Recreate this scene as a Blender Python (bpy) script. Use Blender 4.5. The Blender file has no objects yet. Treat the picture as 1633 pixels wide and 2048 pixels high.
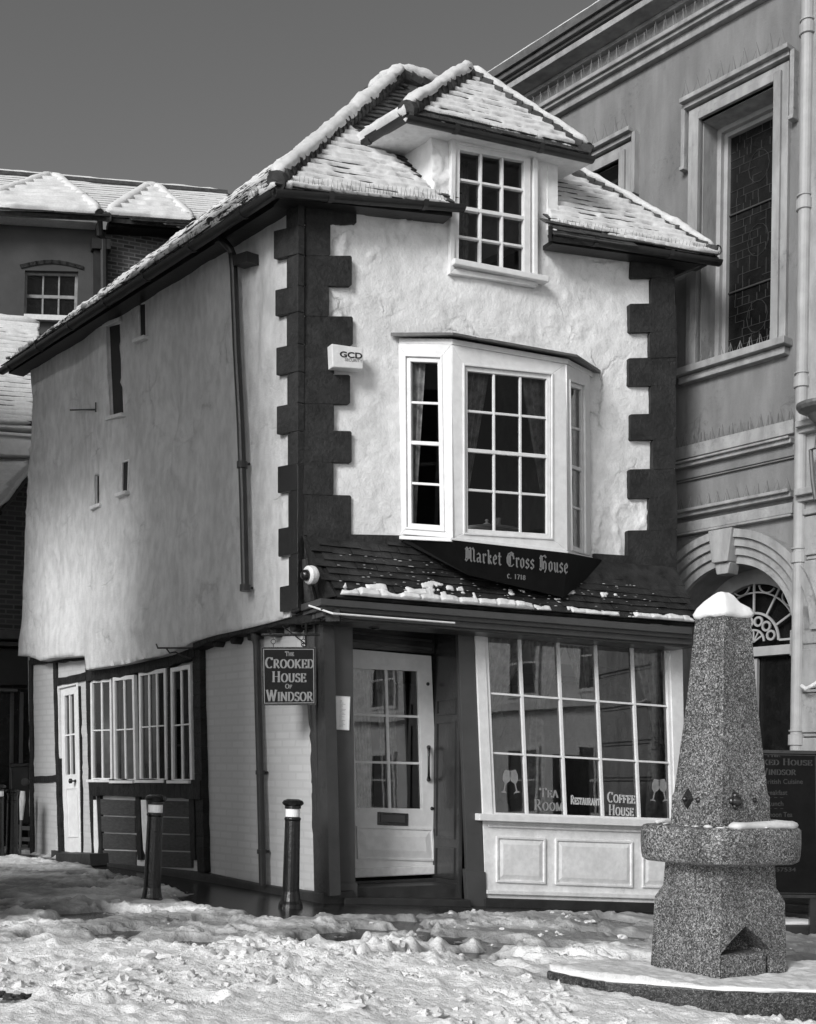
import bpy, bmesh, math, random
import numpy as np
from mathutils import Vector, Matrix, geometry, noise
random.seed(7)
scn = bpy.context.scene
COL = scn.collection
# ------------------------------------------------------------------ camera
EYE = 1.4; FPX = 2400.0; CX, CY = 816.5, 1545.0; ROLL = math.radians(0.8)
cam = bpy.data.cameras.new("camera"); camo = bpy.data.objects.new("camera", cam); COL.objects.link(camo)
cam.sensor_fit = 'VERTICAL'; cam.sensor_height = 36; cam.sensor_width = 36*1633/2048
cam.lens = FPX*36/2048; cam.shift_y = (CY-1024)/2048; cam.clip_end = 500; cam.clip_start = .1
RM = Matrix.Rotation(math.radians(90), 3, 'X') @ Matrix.Rotation(ROLL, 3, 'Z')
camo.matrix_world = Matrix.Translation((0, 0, EYE)) @ RM.to_4x4()
scn.camera = camo
# ------------------------------------------------------------------ light
SUN_AZ = Vector((-.52, -.855)); SUN_EL = math.radians(27)
w = bpy.data.worlds.new("World"); scn.world = w; w.use_nodes = True
nt = w.node_tree; nt.nodes.clear()
sky = nt.nodes.new('ShaderNodeTexSky'); sky.sky_type = 'NISHITA'; sky.sun_disc = False
sky.sun_elevation = SUN_EL; sky.sun_rotation = math.atan2(SUN_AZ.x, SUN_AZ.y)
sky.air_density = 1.0; sky.dust_density = 1.2; sky.ozone_density = 1.0
sep = nt.nodes.new('ShaderNodeSeparateColor'); comb = nt.nodes.new('ShaderNodeCombineColor')
bg = nt.nodes.new('ShaderNodeBackground'); bg.inputs[1].default_value = .112
wo = nt.nodes.new('ShaderNodeOutputWorld')
nt.links.new(sky.outputs[0], sep.inputs[0])
for k in range(3): nt.links.new(sep.outputs[0], comb.inputs[k])     # red channel only: black and white film behind a red filter
nt.links.new(comb.outputs[0], bg.inputs[0]); nt.links.new(bg.outputs[0], wo.inputs[0])
sl = bpy.data.lights.new("sun", 'SUN'); sl.energy = 2.35; sl.angle = math.radians(19); sl.color = (1, 1, 1)
so = bpy.data.objects.new("sun", sl); COL.objects.link(so)
sd = Vector((SUN_AZ.x, SUN_AZ.y, 0)).normalized()*math.cos(SUN_EL) + Vector((0, 0, math.sin(SUN_EL)))
so.rotation_euler = sd.to_track_quat('Z', 'Y').to_euler(); so.location = (-8, -8, 12)
scn.view_settings.view_transform = 'Standard'; scn.view_settings.look = 'None'
scn.view_settings.exposure = 0.22; scn.view_settings.gamma = 1.0
scn.cycles.max_bounces = 8

# ------------------------------------------------------------------ frames and pixels
def ray(u, v):
    return (RM @ Vector(((u-CX)/FPX, (CY-v)/FPX, -1))).normalized()
CAM = Vector((0, 0, EYE))
def at_y(u, v, y):
    d = ray(u, v); return CAM + d*(y/d.y)
def at_z(u, v, z):
    d = ray(u, v); return CAM + d*((z-EYE)/d.z)
class Frame:
    def __init__(s, o, a, up=Vector((0, 0, 1))):
        s.o = Vector(o); s.a = Vector(a).normalized(); up = Vector(up)
        s.w = (up - up.dot(s.a)*s.a).normalized(); s.n = s.a.cross(s.w)
    def P(s, a, n, w): return s.o + s.a*a + s.n*n + s.w*w
    def L(s, p): d = Vector(p)-s.o; return d.dot(s.a), d.dot(s.n), d.dot(s.w)
    def q(s, u, v, n=0.0):
        d = ray(u, v); t = (n - (CAM-s.o).dot(s.n))/d.dot(s.n); x = CAM+d*t-s.o
        return (x.dot(s.a), x.dot(s.w))
    def Q(s, pts, n=0.0): return [s.q(u, v, n) for u, v in pts]
    def X(s, u, v, n=0.0): a, w_ = s.q(u, v, n); return s.P(a, n, w_)
def frame3(p0, p1, p2):     # a from p0 to p1, plane through p2
    a = (p1-p0).normalized(); return Frame(p0, a, p2-p0)
YC = 10.6
C0 = at_y(604, 1545, YC); CT = at_y(597, 385, YC)
up_c = (CT-C0).normalized()
Tdir = Vector((3.676, 1.95, 0)).normalized()
Ldir = Vector((-.638, .770, 0)).normalized()
F = Frame(C0, Tdir, up_c)           # front of the crooked house
S = Frame(C0, -Ldir, up_c)          # its side wall on the alley (a is negative going back)
Gdir = Vector((.634, -.773, 0)).normalized()
G = Frame(Vector((3.95, 12.1, EYE)), Gdir)

# ------------------------------------------------------------------ numpy noise
def _hash(ix, iy, seed):
    h = (ix.astype(np.int64)*374761393 + iy.astype(np.int64)*668265263 + seed*974634777) & 0xffffffff
    h = ((h ^ (h >> 13))*1274126177) & 0xffffffff
    return ((h ^ (h >> 16)) & 0xffff)/65535.0
def vnoise(x, y, seed=0):
    x = np.asarray(x, float); y = np.asarray(y, float)
    ix = np.floor(x); iy = np.floor(y); fx = x-ix; fy = y-iy
    fx = fx*fx*(3-2*fx); fy = fy*fy*(3-2*fy)
    a = _hash(ix, iy, seed); b = _hash(ix+1, iy, seed); c = _hash(ix, iy+1, seed); d = _hash(ix+1, iy+1, seed)
    return (a*(1-fx)+b*fx)*(1-fy)+(c*(1-fx)+d*fx)*fy
def fbm(x, y, seed=0, o=4):
    r = 0; amp = .5
    for k in range(o):
        r = r+amp*vnoise(np.asarray(x)*2**k+17*k, np.asarray(y)*2**k-9*k, seed+k); amp *= .5
    return r/(1-.5**o)

# ------------------------------------------------------------------ mesh helpers
def inpoly(x, y, poly):
    c = False; j = len(poly)-1
    for i in range(len(poly)):
        xi, yi = poly[i]; xj, yj = poly[j]
        if (yi > y) != (yj > y) and x < (xj-xi)*(y-yi)/(yj-yi)+xi: c = not c
        j = i
    return c
def area(p): return .5*sum(p[i][0]*p[(i+1) % len(p)][1]-p[(i+1) % len(p)][0]*p[i][1] for i in range(len(p)))
def offset(p, d):          # grow a convex polygon by d
    sg = 1 if area(p) > 0 else -1; n = len(p); out = []
    L = []
    for i in range(n):
        a = Vector(p[i]); b = Vector(p[(i+1) % n]); t = (b-a).normalized(); nn = Vector((t.y, -t.x))*sg
        L.append((a+nn*d, t))
    for i in range(n):
        (a, t), (b, s_) = L[i-1], L[i]; cr = t.x*s_.y-t.y*s_.x
        if abs(cr) < 1e-6: out.append(tuple(b)); continue
        k = ((b-a).x*s_.y-(b-a).y*s_.x)/cr; out.append(tuple(a+t*k))
    return out
def bil(q, s, t):          # q = TL,TR,BR,BL ; s right, t down
    tl, tr, br, bl = [Vector(x) for x in q]
    return tuple((tl*(1-s)+tr*s)*(1-t)+(bl*(1-s)+br*s)*t)
class MB:
    def __init__(s): s.v = []; s.f = []
    def add(s, vs, fs):
        o = len(s.v); s.v += [tuple(v) for v in vs]; s.f += [tuple(i+o for i in f) for f in fs]
    def prism(s, Fr, pts, n0, n1):
        k = len(pts)
        vs = [Fr.P(a, n0, w_) for a, w_ in pts]+[Fr.P(a, n1, w_) for a, w_ in pts]
        fs = [tuple(range(k)), tuple(range(2*k-1, k-1, -1))]+[(i, (i+1) % k, k+(i+1) % k, k+i) for i in range(k)]
        s.add(vs, fs); return s
    def box(s, Fr, a0, a1, n0, n1, w0, w1): return s.prism(Fr, [(a0, w0), (a1, w0), (a1, w1), (a0, w1)], n0, n1)
    def bar(s, Fr, p, q, wd, n0, n1, ext=0):
        p = Vector(p); q = Vector(q); t = (q-p).normalized(); m = Vector((-t.y, t.x))*wd/2
        p = p-t*ext; q = q+t*ext
        return s.prism(Fr, [tuple(p+m), tuple(q+m), tuple(q-m), tuple(p-m)], n0, n1)
    def wonky(s, Fr, pts, wd, n0, n1, seed=0, amp=.012, step=.12):   # hand-cut beam along a polyline
        P = [Vector(p) for p in pts]; out = []
        for i in range(len(P)-1):
            k = max(1, int((P[i+1]-P[i]).length/step))
            out += [P[i].lerp(P[i+1], j/k) for j in range(k)]
        out.append(P[-1]); rnd = random.Random(seed); l = []; r = []
        for i, p in enumerate(out):
            t = (out[min(i+1, len(out)-1)]-out[max(i-1, 0)]).normalized(); m = Vector((-t.y, t.x))
            l.append(tuple(p+m*(wd/2+rnd.uniform(-amp, amp)))); r.append(tuple(p-m*(wd/2+rnd.uniform(-amp, amp))))
        for i in range(len(out)-1): s.prism(Fr, [l[i], l[i+1], r[i+1], r[i]], n0, n1)
        return s
    def hexa(s, b, t):       # two loops of world points
        k = len(b); s.add(list(b)+list(t), [tuple(range(k)), tuple(range(2*k-1, k-1, -1))]+[(i, (i+1) % k, k+(i+1) % k, k+i) for i in range(k)]); return s
    def tube(s, path, r, seg=8, caps=True, up=None):
        path = [Vector(p) for p in path]; n = len(path); rs = r if isinstance(r, (list, tuple)) else [r]*n
        vs = []; prev = None
        for i, p in enumerate(path):
            t = (path[min(i+1, n-1)]-path[max(i-1, 0)]).normalized()
            if prev is None:
                ref = Vector((0, 0, 1)) if abs(t.z) < .9 else Vector((1, 0, 0)); u = t.cross(ref).normalized()
            else: u = (prev-prev.dot(t)*t).normalized()
            prev = u; vv = t.cross(u)
            for k in range(seg):
                an = 2*math.pi*k/seg; vs.append(p+(u*math.cos(an)+vv*math.sin(an))*rs[i])
        fs = [(i*seg+k, i*seg+(k+1) % seg, (i+1)*seg+(k+1) % seg, (i+1)*seg+k) for i in range(n-1) for k in range(seg)]
        if caps: fs += [tuple(range(seg-1, -1, -1)), tuple((n-1)*seg+k for k in range(seg))]
        s.add(vs, fs); return s
    def lathe(s, c, prof, seg=24, axis=Vector((0, 0, 1))):
        c = Vector(c); axis = Vector(axis).normalized(); ref = Vector((1, 0, 0)) if abs(axis.x) < .9 else Vector((0, 1, 0))
        u = axis.cross(ref).normalized(); v = axis.cross(u); vs = []
        for r, h in prof:
            for k in range(seg):
                an = 2*math.pi*k/seg; vs.append(c+axis*h+(u*math.cos(an)+v*math.sin(an))*max(r, 1e-4))
        n = len(prof)
        fs = [(i*seg+k, i*seg+(k+1) % seg, (i+1)*seg+(k+1) % seg, (i+1)*seg+k) for i in range(n-1) for k in range(seg)]
        fs += [tuple(range(seg-1, -1, -1)), tuple((n-1)*seg+k for k in range(seg))]
        s.add(vs, fs); return s
    def build(s, name, mat, parent=None, smooth=False, bevel=0, recalc=True, label=None):
        root = parent
        while root is not None and root.parent is not None: root = root.parent
        off = root.location if root is not None else Vector((0, 0, 0))
        me = bpy.data.meshes.new(name)
        me.from_pydata([(x-off.x, y-off.y, z-off.z) for x, y, z in s.v], [], s.f)
        if recalc:
            bm = bmesh.new(); bm.from_mesh(me); bmesh.ops.recalc_face_normals(bm, faces=bm.faces); bm.to_mesh(me); bm.free()
        if smooth is True: me.polygons.foreach_set('use_smooth', [True]*len(me.polygons))
        me.materials.append(mat)
        o = bpy.data.objects.new(name, me); COL.objects.link(o)
        if parent is not None: o.parent = parent
        if bevel:
            m = o.modifiers.new('bevel', 'BEVEL'); m.width = bevel; m.segments = 2; m.limit_method = 'ANGLE'
        if label: o['label'] = label
        return o
def tag(o, label=None, cat=None, group=None, kind=None):
    for k, v in (('label', label), ('category', cat), ('group', group), ('kind', kind)):
        if v: o[k] = v
    return o
def empty(name, loc, label=None, cat=None, group=None, kind=None):
    o = bpy.data.objects.new(name, None); COL.objects.link(o); o.location = loc; o.empty_display_size = .2
    return tag(o, label, cat, group, kind)
def copy_tree(o, parent=None):
    c = o.copy(); COL.objects.link(c); c.parent = parent
    for ch in list(o.children): copy_tree(ch, c)
    return c

# ------------------------------------------------------------------ materials (all neutral: the photograph is black and white)
def mat(name, val, rough=.6, var=.15, scale=3., bump=.0, bscale=30., spec=.5, detail=6, coat=0, var2=0, scale2=40., stretch=None, metallic=0):
    m = bpy.data.materials.new(name); m.use_nodes = True; t = m.node_tree; N = t.nodes; b = N['Principled BSDF']
    b.inputs['Roughness'].default_value = rough; b.inputs['Specular IOR Level'].default_value = spec; b.inputs['Coat Weight'].default_value = coat
    b.inputs['Metallic'].default_value = metallic
    tc = N.new('ShaderNodeTexCoord'); mp = N.new('ShaderNodeMapping'); t.links.new(tc.outputs['Object'], mp.inputs[0])
    if stretch: mp.inputs['Scale'].default_value = stretch
    n1 = N.new('ShaderNodeTexNoise'); n1.inputs['Scale'].default_value = scale; n1.inputs['Detail'].default_value = detail; n1.inputs['Roughness'].default_value = .6
    t.links.new(mp.outputs[0], n1.inputs[0])
    r = N.new('ShaderNodeMapRange'); r.inputs[1].default_value = .3; r.inputs[2].default_value = .7
    r.inputs[3].default_value = val*(1-var); r.inputs[4].default_value = val*(1+var)
    t.links.new(n1.outputs[0], r.inputs[0]); last = r.outputs[0]
    if var2:
        n2 = N.new('ShaderNodeTexNoise'); n2.inputs['Scale'].default_value = scale2; n2.inputs['Detail'].default_value = 3
        t.links.new(mp.outputs[0], n2.inputs[0])
        r2 = N.new('ShaderNodeMapRange'); r2.inputs[1].default_value = .35; r2.inputs[2].default_value = .65; r2.inputs[3].default_value = 1-var2; r2.inputs[4].default_value = 1+var2
        t.links.new(n2.outputs[0], r2.inputs[0]); mu = N.new('ShaderNodeMath'); mu.operation = 'MULTIPLY'
        t.links.new(last, mu.inputs[0]); t.links.new(r2.outputs[0], mu.inputs[1]); last = mu.outputs[0]
    cc = N.new('ShaderNodeCombineColor')
    for k in range(3): t.links.new(last, cc.inputs[k])
    t.links.new(cc.outputs[0], b.inputs['Base Color'])
    if bump:
        n3 = N.new('ShaderNodeTexNoise'); n3.inputs['Scale'].default_value = bscale; n3.inputs['Detail'].default_value = 8; n3.inputs['Roughness'].default_value = .65
        t.links.new(mp.outputs[0], n3.inputs[0]); bp = N.new('ShaderNodeBump'); bp.inputs['Strength'].default_value = min(1, bump); bp.inputs['Distance'].default_value = .02
        t.links.new(n3.outputs[0], bp.inputs['Height']); t.links.new(bp.outputs[0], b.inputs['Normal'])
        m['bump'] = 1
    return m
M = {}
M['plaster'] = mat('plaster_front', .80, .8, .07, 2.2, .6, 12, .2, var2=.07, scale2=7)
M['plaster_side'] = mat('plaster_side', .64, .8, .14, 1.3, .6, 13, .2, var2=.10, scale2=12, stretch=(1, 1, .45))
M['brick_white'] = mat('painted_brick', .40, .8, .15, 2, .5, 18, .2, var2=.1, scale2=9)
M['quoin'] = mat('black_painted_quoin', .033, .6, .35, 5, .8, 22, .2, var2=.15, scale2=30)
M['quoin_gloss'] = mat('glossy_tarred_quoin', .012, .2, .3, 6, 1.0, 16, .5)
M['timber'] = mat('black_timber', .018, .55, .5, 8, .8, 30, .2)
M['black'] = mat('black_gloss_iron', .006, .2, .3, 8, .25, 40, .6)
M['gutter'] = mat('black_gutter', .02, .35, .3, 8, .15, 30, .5)
M['white'] = mat('white_paint', .74, .45, .06, 6, .12, 40, .4, var2=.04, scale2=14)
M['white_old'] = mat('old_white_paint', .74, .5, .12, 4, .2, 40, .3, var2=.06, scale2=20)
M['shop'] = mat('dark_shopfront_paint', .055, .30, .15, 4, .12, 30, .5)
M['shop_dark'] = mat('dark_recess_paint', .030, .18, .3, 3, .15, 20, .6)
M['slate'] = mat('slate', .024, .42, .6, 7, .5, 30, .3)
M['tile'] = mat('clay_tile', .055, .7, .5, 9, .6, 30, .3)
M['snow'] = mat('snow', .66, .75, .10, 5, .35, 45, .3, var2=.05, scale2=30)
M['snow_fresh'] = mat('fresh_snow', .85, .75, .04, 6, .25, 45, .3)
M['lead'] = mat('lead_flashing', .10, .5, .3, 8, .3, 20)
M['lead_dark'] = mat('window_lead', .045, .45, .2, 8)
M['stucco'] = mat('grey_stucco', .20, .75, .16, 1.1, .35, 26, .2, var2=.12, scale2=3, stretch=(2.2, 2.2, .45))
M['stucco_light'] = mat('pale_stucco_mouldings', .31, .65, .20, 1.6, .3, 26, .2, var2=.14, scale2=5, stretch=(2, 2, .6))
M['pipe_light'] = mat('pale_painted_pipe', .36, .45, .16, 5, .1, 30, .4)
M['sign'] = mat('black_sign', .006, .5, .3, 6, .1, 40, .12)
M['letters'] = mat('gilt_letters', .20, .5, .15, 30, 0, 0, .4)
M['letters_dim'] = mat('faded_letters', .042, .6, .25, 30, spec=.15)
M['letters_white'] = mat('window_letters', .50, .5, .1, 20)
M['letters_mid'] = mat('faded_window_letters', .24, .5, .2, 20)
M['print'] = mat('black_print', .02, .6, .1, 20)
M['print_grey'] = mat('grey_print', .18, .6, .1, 20)
M['paper'] = mat('paper', .86, .6, .04, 20)
M['curtain'] = mat('curtain', .5, .85, .5, 12, 0, 0, .1)
M['curtain_dark'] = mat('dark_curtain', .07, .85, .4, 12, 0, 0, .1)
M['pane_board'] = mat('dark_pane_board', .035, .6, .2, 3, .2, 20, .2)
M['dim_white'] = mat('dull_white_paint', .28, .6, .3, 8, .2, 30, .2)  # greyer off-white for the far sash frame
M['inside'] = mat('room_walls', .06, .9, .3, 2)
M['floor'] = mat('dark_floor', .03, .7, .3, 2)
M['cloth'] = mat('tablecloth', .6, .8, .1, 4)
M['board'] = mat('weathered_boards', .05, .7, .5, 5, .6, 30, stretch=(3, 3, 14))
M['render_dark'] = mat('dark_render', .060, .8, .2, 2, .2, 20)
M['stone_dark'] = mat('dark_stone', .025, .5, .4, 4, .4, 20)
M['hidden_wall'] = mat('town_render', .68, .8, .15, 1)
M['brass'] = mat('dark_bronze', .02, .25, .3, 10, .2, 30, .6)

def granite():
    m = mat('granite', .15, .45, .12, 3, .25, 60, .5); t = m.node_tree; N = t.nodes; b = N['Principled BSDF']
    tc = N.new('ShaderNodeTexCoord'); vo = N.new('ShaderNodeTexVoronoi'); vo.inputs['Scale'].default_value = 160; vo.inputs['Randomness'].default_value = 1
    nz = N.new('ShaderNodeTexNoise'); nz.inputs['Scale'].default_value = 60; t.links.new(tc.outputs['Object'], nz.inputs[0])
    mx0 = N.new('ShaderNodeMixRGB'); mx0.inputs[0].default_value = .03; t.links.new(tc.outputs['Object'], mx0.inputs[1]); t.links.new(nz.outputs[1], mx0.inputs[2])
    t.links.new(mx0.outputs[0], vo.inputs[0])
    sp = N.new('ShaderNodeSeparateColor'); t.links.new(vo.outputs['Color'], sp.inputs[0])
    cr = N.new('ShaderNodeValToRGB'); e = cr.color_ramp.elements
    e[0].position = .0; e[0].color = (.014,)*3+(1,); e[1].position = 1; e[1].color = (.46,)*3+(1,)
    for p, c in ((.30, .03), (.44, .09), (.68, .15), (.85, .28)):
        x = cr.color_ramp.elements.new(p); x.color = (c,)*3+(1,)
    t.links.new(sp.outputs[0], cr.inputs[0])
    big = N.new('ShaderNodeTexNoise'); big.inputs['Scale'].default_value = 4; t.links.new(tc.outputs['Object'], big.inputs[0])
    mr = N.new('ShaderNodeMapRange'); mr.inputs[1].default_value = .3; mr.inputs[2].default_value = .7; mr.inputs[3].default_value = .75; mr.inputs[4].default_value = 1.25
    t.links.new(big.outputs[0], mr.inputs[0]); vm = N.new('ShaderNodeVectorMath'); vm.operation = 'SCALE'
    t.links.new(cr.outputs[0], vm.inputs[0]); t.links.new(mr.outputs[0], vm.inputs['Scale'])
    t.links.new(vm.outputs[0], b.inputs['Base Color']); return m

def weather(m, crack=1.0, stain=.35, fine=.5, grime=0):
    # hairline cracks, trowel patches and fine grain for old lime plaster
    t = m.node_tree; N = t.nodes; L = t.links; b = N['Principled BSDF']; tc = N.new('ShaderNodeTexCoord')
    base = b.inputs['Base Color'].links[0].from_socket
    nz = N.new('ShaderNodeTexNoise'); nz.inputs['Scale'].default_value = 2.5; nz.inputs['Detail'].default_value = 7; L.new(tc.outputs['Object'], nz.inputs[0])
    mx = N.new('ShaderNodeMixRGB'); mx.inputs[0].default_value = .34; L.new(tc.outputs['Object'], mx.inputs[1]); L.new(nz.outputs[1], mx.inputs[2])
    vo = N.new('ShaderNodeTexVoronoi'); vo.feature = 'DISTANCE_TO_EDGE'; vo.inputs['Scale'].default_value = 2.3; L.new(mx.outputs[0], vo.inputs[0])
    cr = N.new('ShaderNodeMapRange'); cr.inputs[1].default_value = 0; cr.inputs[2].default_value = .035; cr.inputs[3].default_value = 1; cr.inputs[4].default_value = 0; L.new(vo.outputs[0], cr.inputs[0])
    mk = N.new('ShaderNodeTexNoise'); mk.inputs['Scale'].default_value = 1.6; mk.inputs['Detail'].default_value = 3; L.new(tc.outputs['Object'], mk.inputs[0])
    mr = N.new('ShaderNodeMapRange'); mr.inputs[1].default_value = .52; mr.inputs[2].default_value = .66; L.new(mk.outputs[0], mr.inputs[0])
    cm = N.new('ShaderNodeMath'); cm.operation = 'MULTIPLY'; L.new(cr.outputs[0], cm.inputs[0]); L.new(mr.outputs[0], cm.inputs[1])
    st = N.new('ShaderNodeTexNoise'); st.inputs['Scale'].default_value = 16; st.inputs['Detail'].default_value = 9; st.inputs['Roughness'].default_value = .75; L.new(tc.outputs['Object'], st.inputs[0])
    sr = N.new('ShaderNodeMapRange'); sr.inputs[1].default_value = .52; sr.inputs[2].default_value = .72; L.new(st.outputs[0], sr.inputs[0])
    mr2 = N.new('ShaderNodeMapRange'); mr2.inputs[1].default_value = .46; mr2.inputs[2].default_value = .66; L.new(mk.outputs[0], mr2.inputs[0])
    sm = N.new('ShaderNodeMath'); sm.operation = 'MULTIPLY'; L.new(sr.outputs[0], sm.inputs[0]); L.new(mr2.outputs[0], sm.inputs[1])
    s1 = N.new('ShaderNodeMath'); s1.operation = 'MULTIPLY'; L.new(sm.outputs[0], s1.inputs[0]); s1.inputs[1].default_value = stain
    s2 = N.new('ShaderNodeMath'); s2.operation = 'MULTIPLY_ADD'; L.new(cm.outputs[0], s2.inputs[0]); s2.inputs[1].default_value = .30*crack; L.new(s1.outputs[0], s2.inputs[2]); s2.use_clamp = True
    inv = N.new('ShaderNodeMath'); inv.operation = 'SUBTRACT'; inv.inputs[0].default_value = 1; L.new(s2.outputs[0], inv.inputs[1])
    vm = N.new('ShaderNodeVectorMath'); vm.operation = 'SCALE'; L.new(base, vm.inputs[0]); L.new(inv.outputs[0], vm.inputs['Scale']); L.new(vm.outputs[0], b.inputs['Base Color'])
    old = b.inputs['Normal'].links[0].from_socket if b.inputs['Normal'].links else None
    hh = N.new('ShaderNodeMath'); hh.operation = 'MULTIPLY_ADD'; L.new(cm.outputs[0], hh.inputs[0]); hh.inputs[1].default_value = -.9*crack
    f2 = N.new('ShaderNodeMath'); f2.operation = 'MULTIPLY'; L.new(st.outputs[0], f2.inputs[0]); f2.inputs[1].default_value = fine*1.6; L.new(f2.outputs[0], hh.inputs[2])
    bp = N.new('ShaderNodeBump'); bp.inputs['Strength'].default_value = .8; bp.inputs['Distance'].default_value = .012; L.new(hh.outputs[0], bp.inputs['Height'])
    if old: L.new(old, bp.inputs['Normal'])
    L.new(bp.outputs[0], b.inputs['Normal'])
weather(M['plaster'], 1.0, .34, .7); weather(M['plaster_side'], .7, .30, .8); weather(M['stucco'], .5, .5, .4); weather(M['stucco_light'], .4, .6, .4)
weather(M['white'], 0, .12, .15); weather(M['white_old'], .2, .35, .25); weather(M['quoin'], .4, .3, .6)
M['granite'] = granite(); M['granite_dark'] = granite()
for e_ in [n for n in M['granite_dark'].node_tree.nodes if n.type == 'VALTORGB'][0].color_ramp.elements: e_.color = tuple(c*.32 for c in e_.color[:3])+(1,)
def brickmat(name, c1, c2, mortar, sc, rough=.8, bump=.6):
    m = bpy.data.materials.new(name); m.use_nodes = True; t = m.node_tree; N = t.nodes; b = N['Principled BSDF']; b.inputs['Roughness'].default_value = rough
    uv = N.new('ShaderNodeUVMap'); br = N.new('ShaderNodeTexBrick'); br.inputs['Scale'].default_value = sc
    br.inputs['Color1'].default_value = (c1,)*3+(1,); br.inputs['Color2'].default_value = (c2,)*3+(1,); br.inputs['Mortar'].default_value = (mortar,)*3+(1,)
    br.inputs['Mortar Size'].default_value = .012; br.inputs['Brick Width'].default_value = .225; br.inputs['Row Height'].default_value = .075
    t.links.new(uv.outputs[0], br.inputs[0]); t.links.new(br.outputs[0], b.inputs['Base Color'])
    bp = N.new('ShaderNodeBump'); bp.inputs['Strength'].default_value = bump; bp.inputs['Distance'].default_value = .01; bp.invert = True
    t.links.new(br.outputs['Fac'], bp.inputs['Height']); t.links.new(bp.outputs[0], b.inputs['Normal']); return m
M['brick'] = brickmat('dark_brick', .05, .10, .14, 1)
M['brick_far'] = brickmat('pale_dark_brick', .035, .09, .16, 1)
M['brick_paint'] = brickmat('white_painted_brick', .50, .46, .44, 1, .75, .22)
M['setts'] = brickmat('wet_setts', .014, .045, .004, .8, .25, 1.0)
def add_uv(o, Fr):
    me = o.data; uv = me.uv_layers.new(name='UVMap'); off = Vector((0, 0, 0)); r = o
    while r is not None: off = off+r.location; r = r.parent
    for l in me.loops:
        p = me.vertices[l.vertex_index].co+off; a, n, w_ = Fr.L(p); uv.data[l.index].uv = (a+n*.7, w_)
    return o
def glassmat(name, tint=.75, refl=1.0):
    m = bpy.data.materials.new(name); m.use_nodes = True; t = m.node_tree; N = t.nodes; N.clear()
    out = N.new('ShaderNodeOutputMaterial'); mx = N.new('ShaderNodeMixShader'); tr = N.new('ShaderNodeBsdfTransparent'); gl = N.new('ShaderNodeBsdfGlossy')
    fr = N.new('ShaderNodeFresnel'); fr.inputs[0].default_value = 1.55*refl; tr.inputs[0].default_value = (tint,)*3+(1,); gl.inputs['Roughness'].default_value = .015
    gl.inputs[0].default_value = (1, 1, 1, 1)
    tc = N.new('ShaderNodeTexCoord'); nz = N.new('ShaderNodeTexNoise'); nz.inputs['Scale'].default_value = 2.2; nz.inputs['Detail'].default_value = 1; bp = N.new('ShaderNodeBump')
    bp.inputs['Strength'].default_value = .035; bp.inputs['Distance'].default_value = .02; t.links.new(tc.outputs['Object'], nz.inputs[0]); t.links.new(nz.outputs[0], bp.inputs['Height'])
    t.links.new(bp.outputs[0], gl.inputs['Normal'])
    t.links.new(fr.outputs[0], mx.inputs[0]); t.links.new(tr.outputs[0], mx.inputs[1]); t.links.new(gl.outputs[0], mx.inputs[2]); t.links.new(mx.outputs[0], out.inputs[0]); return m
M['glass'] = glassmat('old_window_glass', .6, .97)
M['glass_side'] = glassmat('alley_window_glass', .6, .97)
M['glass_shop'] = glassmat('shop_glass', .8, 1.32)
M['glass_dark'] = mat('dark_leaded_glass', .008, .16, .5, 8, .5, 12, .35)
def snow_ground_mat():
    m = mat('trodden_snow', .8, .7, .05, 6, .9, 34, .3); t = m.node_tree; N = t.nodes; b = N['Principled BSDF']
    at = N.new('ShaderNodeAttribute'); at.attribute_name = 'slush'
    nz = N.new('ShaderNodeTexNoise'); nz.inputs['Scale'].default_value = 9; nz.inputs['Detail'].default_value = 8; nz.inputs['Roughness'].default_value = .7
    tc = N.new('ShaderNodeTexCoord'); t.links.new(tc.outputs['Object'], nz.inputs[0])
    ma = N.new('ShaderNodeMath'); ma.operation = 'MULTIPLY_ADD'; ma.inputs[1].default_value = .8; t.links.new(nz.outputs[0], ma.inputs[0])
    s2 = N.new('ShaderNodeMath'); s2.operation = 'SUBTRACT'; t.links.new(at.outputs['Fac'], s2.inputs[0]); s2.inputs[1].default_value = .4
    t.links.new(s2.outputs[0], ma.inputs[2])
    cr = N.new('ShaderNodeValToRGB'); cr.color_ramp.elements[0].color = (.88,)*3+(1,); cr.color_ramp.elements[1].color = (.27,)*3+(1,)
    cr.color_ramp.elements[0].position = .15; cr.color_ramp.elements[1].position = .85
    t.links.new(ma.outputs[0], cr.inputs[0]); t.links.new(cr.outputs[0], b.inputs['Base Color']); return m
M['snow_ground'] = snow_ground_mat()

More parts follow.
